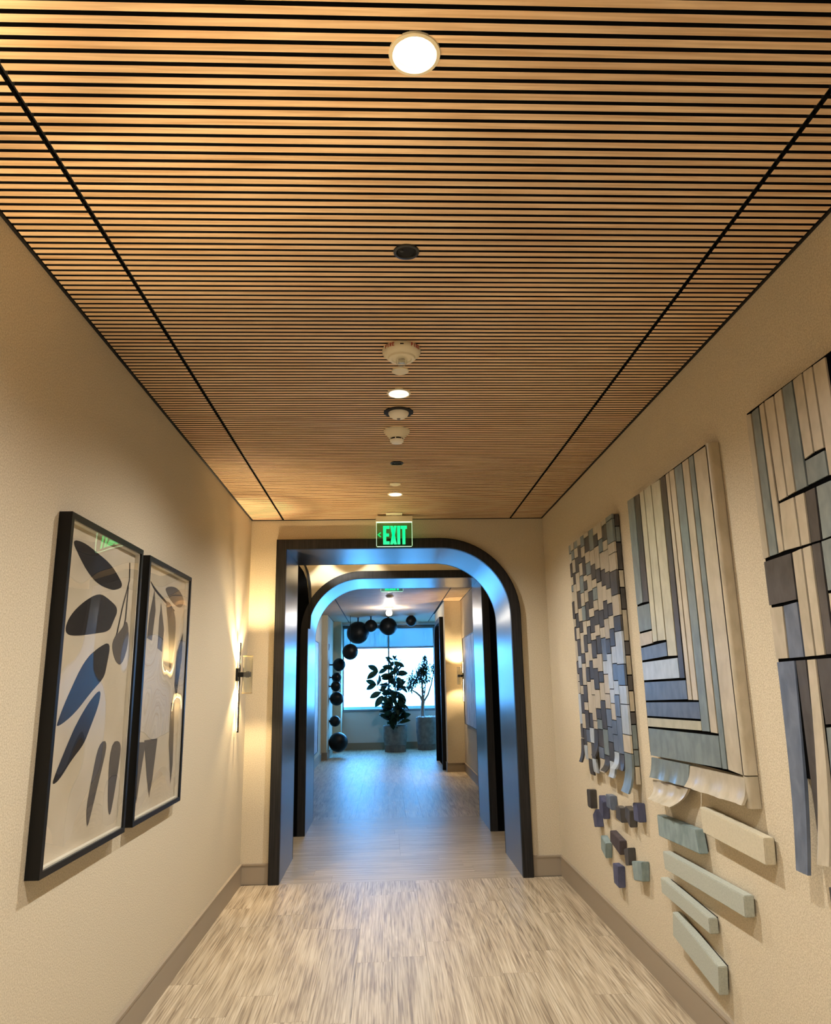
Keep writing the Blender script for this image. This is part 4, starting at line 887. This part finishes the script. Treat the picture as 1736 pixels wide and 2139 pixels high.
for (bx_, by_, bz_, az, el, s_) in ((px-0.36, py-0.05, 1.66, 2.9, -0.5, 0.26), (px-0.36, py-0.05, 1.66, 3.4, 0.6, 0.24), (px-0.34, py-0.05, 1.62, 0.4, 0.5, 0.20), (px-0.33, py-0.05, 1.60, -1.6, -0.9, 0.26),
        (px-0.40, py-0.03, 1.38, 3.1, 0.45, 0.22), (px-0.40, py-0.03, 1.38, 3.3, -0.35, 0.22), (px-0.38, py-0.03, 1.36, -1.5, 0.9, 0.22), (px-0.30, py-0.03, 1.22, 3.0, -0.4, 0.24), (px-0.3, py-0.04, 1.25, 0.3, 0.9, 0.22),
        (px-0.26, py-0.03, 1.15, 3.6, -0.9, 0.26), (px-0.28, py-0.05, 1.50, 0.2, 0.2, 0.2), (px-0.05, py, 1.55, 3.1, 0.1, 0.24), (px-0.05, py, 1.72, 3.0, 0.25, 0.2), (px+0.03, py, 1.6, 0.0, 0.1, 0.24)):
    leaf_inst(lm, (bx_, by_, bz_), az, el, rp_.choice((-1.25, 1.25, 1.0)), s_*1.1, rub)
for az in (0.6, 2.4, 4.3, 5.4): leaf_inst(lm, (px, py, 1.90), az, 1.1, 0, 0.12, rub)

# ---- potted slender tree with narrow leaves
tr_ = thing('potted_slender_tree', 'slender branching tree with narrow leaves in a tall grey pot', 'plant', (1.94, 16.47, 0))
pot(tr_, 1.94, 16.47, 0.222, 0.196, 0.675, 0.12, 'pebbles')
px, py = 1.87, 16.45
obj('trunk', tube(new(), [(px+0.01, py, 0.62), (px-0.01, py, 0.75), (px-0.005, py, 0.9), (px+0.01, py, 1.03)], [0.05, 0.044, 0.04, 0.042]), M['bark'], tr_, smooth=True)
ends = []
def brn(pts, r0, r1):
    n = len(pts); obj('branch', tube(new(), pts, [r0+(r1-r0)*i/(n-1) for i in range(n)]), M['bark'], tr_, smooth=True)
brn([(px, py, 1.0), (px-0.05, py, 1.12), (px-0.14, py, 1.20), (px-0.23, py, 1.25), (px-0.26, py, 1.36), (px-0.30, py, 1.5)], 0.026, 0.008)
brn([(px, py, 1.0), (px+0.0, py, 1.25), (px-0.02, py, 1.5), (px+0.02, py, 1.75), (px+0.07, py, 2.0)], 0.026, 0.006)
brn([(px+0.02, py, 1.0), (px+0.12, py, 1.15), (px+0.19, py, 1.35), (px+0.24, py, 1.55), (px+0.27, py, 1.75)], 0.022, 0.007)
brn([(px+0.01, py, 1.02), (px+0.05, py, 1.2), (px+0.07, py, 1.4), (px+0.10, py, 1.6)], 0.016, 0.006)
brn([(px-0.02, py, 1.45), (px-0.10, py-.04, 1.62), (px-0.16, py-.04, 1.75)], 0.012, 0.005)
brn([(px-0.23, py, 1.25), (px-0.19, py, 1.4), (px-0.17, py, 1.6)], 0.012, 0.005)
ll = new()
def narrow(bm, p, d, L, w, up):
    d = d.normalized(); s_ = d.cross(Vector((0, 0, 1)));
    if s_.length < 0.05: s_ = Vector((1, 0, 0))
    s_.normalize(); nrm = d.cross(s_)
    a = p; m_ = p + d*L*0.5 + Vector((0, 0, up)); e = p + d*L
    v = [bm.verts.new(a), bm.verts.new(m_+s_*w), bm.verts.new(e), bm.verts.new(m_-s_*w), bm.verts.new(m_+nrm*0.003)]
    for f in ((0, 1, 4), (1, 2, 4), (2, 3, 4), (3, 0, 4), (0, 3, 1), (1, 3, 2)): bm.faces.new([v[i] for i in f])
clusters = [(px+0.06, 1.72, 0.12, 0.17, 200), (px-0.02, 1.62, 0.15, 0.12, 190), (px-0.22, 1.48, 0.12, 0.16, 150), (px+0.07, 1.92, 0.05, 0.1, 50), (px-0.28, 1.33, 0.07, 0.08, 70), (px-0.14, 1.42, 0.06, 0.08, 60), (px+0.10, 1.48, 0.08, 0.09, 60), (px+0.28, 1.72, 0.06, 0.14, 90), (px+0.02, 1.26, 0.03, 0.05, 14), (px-0.02, 1.45, 0.07, 0.1, 60)]
for cx_, cz_, rx, rz, n_ in clusters:
    for i in range(int(n_*1.7)):
        u = Vector((rp_.gauss(0, .45), rp_.gauss(0, .45), rp_.gauss(0, .45)))
        p = Vector((cx_+u.x*rx, py+u.y*0.12, cz_+u.z*rz))
        d = Vector((rp_.uniform(-1, 1), rp_.uniform(-1, 1), rp_.uniform(-1.1, 0.8)))
        narrow(ll, p, d, rp_.uniform(0.07, 0.13), rp_.uniform(0.010, 0.018), 0.004)
fo = obj('foliage', ll, M['leaf2'], tr_); fo['kind'] = 'stuff'

# ---- petal pendant in the vestibule (unseen above the view, added so its light patterns the wall)
pl = thing('unseen_petal_pendant', 'unseen petal-shaded pendant between the two black portals, added for its light patches', 'lamp', (0.62, 7.0, 2.76))
pm = leaf_mesh(1.0, 0.9, 0.3, 5, 'offwhite', 'petal')
for ringi, (el, n_, r_) in enumerate(((-0.9, 6, 0.07), (-0.1, 7, 0.09), (0.7, 6, 0.07))):
    for j in range(n_):
        a_ = 2*math.pi*j/n_ + ringi*0.5
        o = bpy.data.objects.new('petal', pm); COL.objects.link(o); o.parent = pl
        c_ = Vector((math.cos(a_)*math.cos(el), math.sin(a_)*math.cos(el), math.sin(el)))
        o.location = c_*0.085
        tdir = Vector((-math.sin(a_), math.cos(a_), 0)); up_ = c_.cross(tdir)
        R_ = Matrix((tdir, c_.cross(tdir), c_)).transposed(); o.rotation_euler = R_.to_euler(); o.scale = (0.075,)*3
        o.location -= tdir*0.037
obj('cord', tube(new(), [(0.62, 7.0, 2.85), (0.62, 7.0, 2.95)], 0.004), M['black'], pl)
l = light('POINT', 'unseen_pendant_lamp', (0, 0, 0), 14, WARM, shadow_soft_size=0.006); l.parent = pl; l.location = (0, 0, 0)
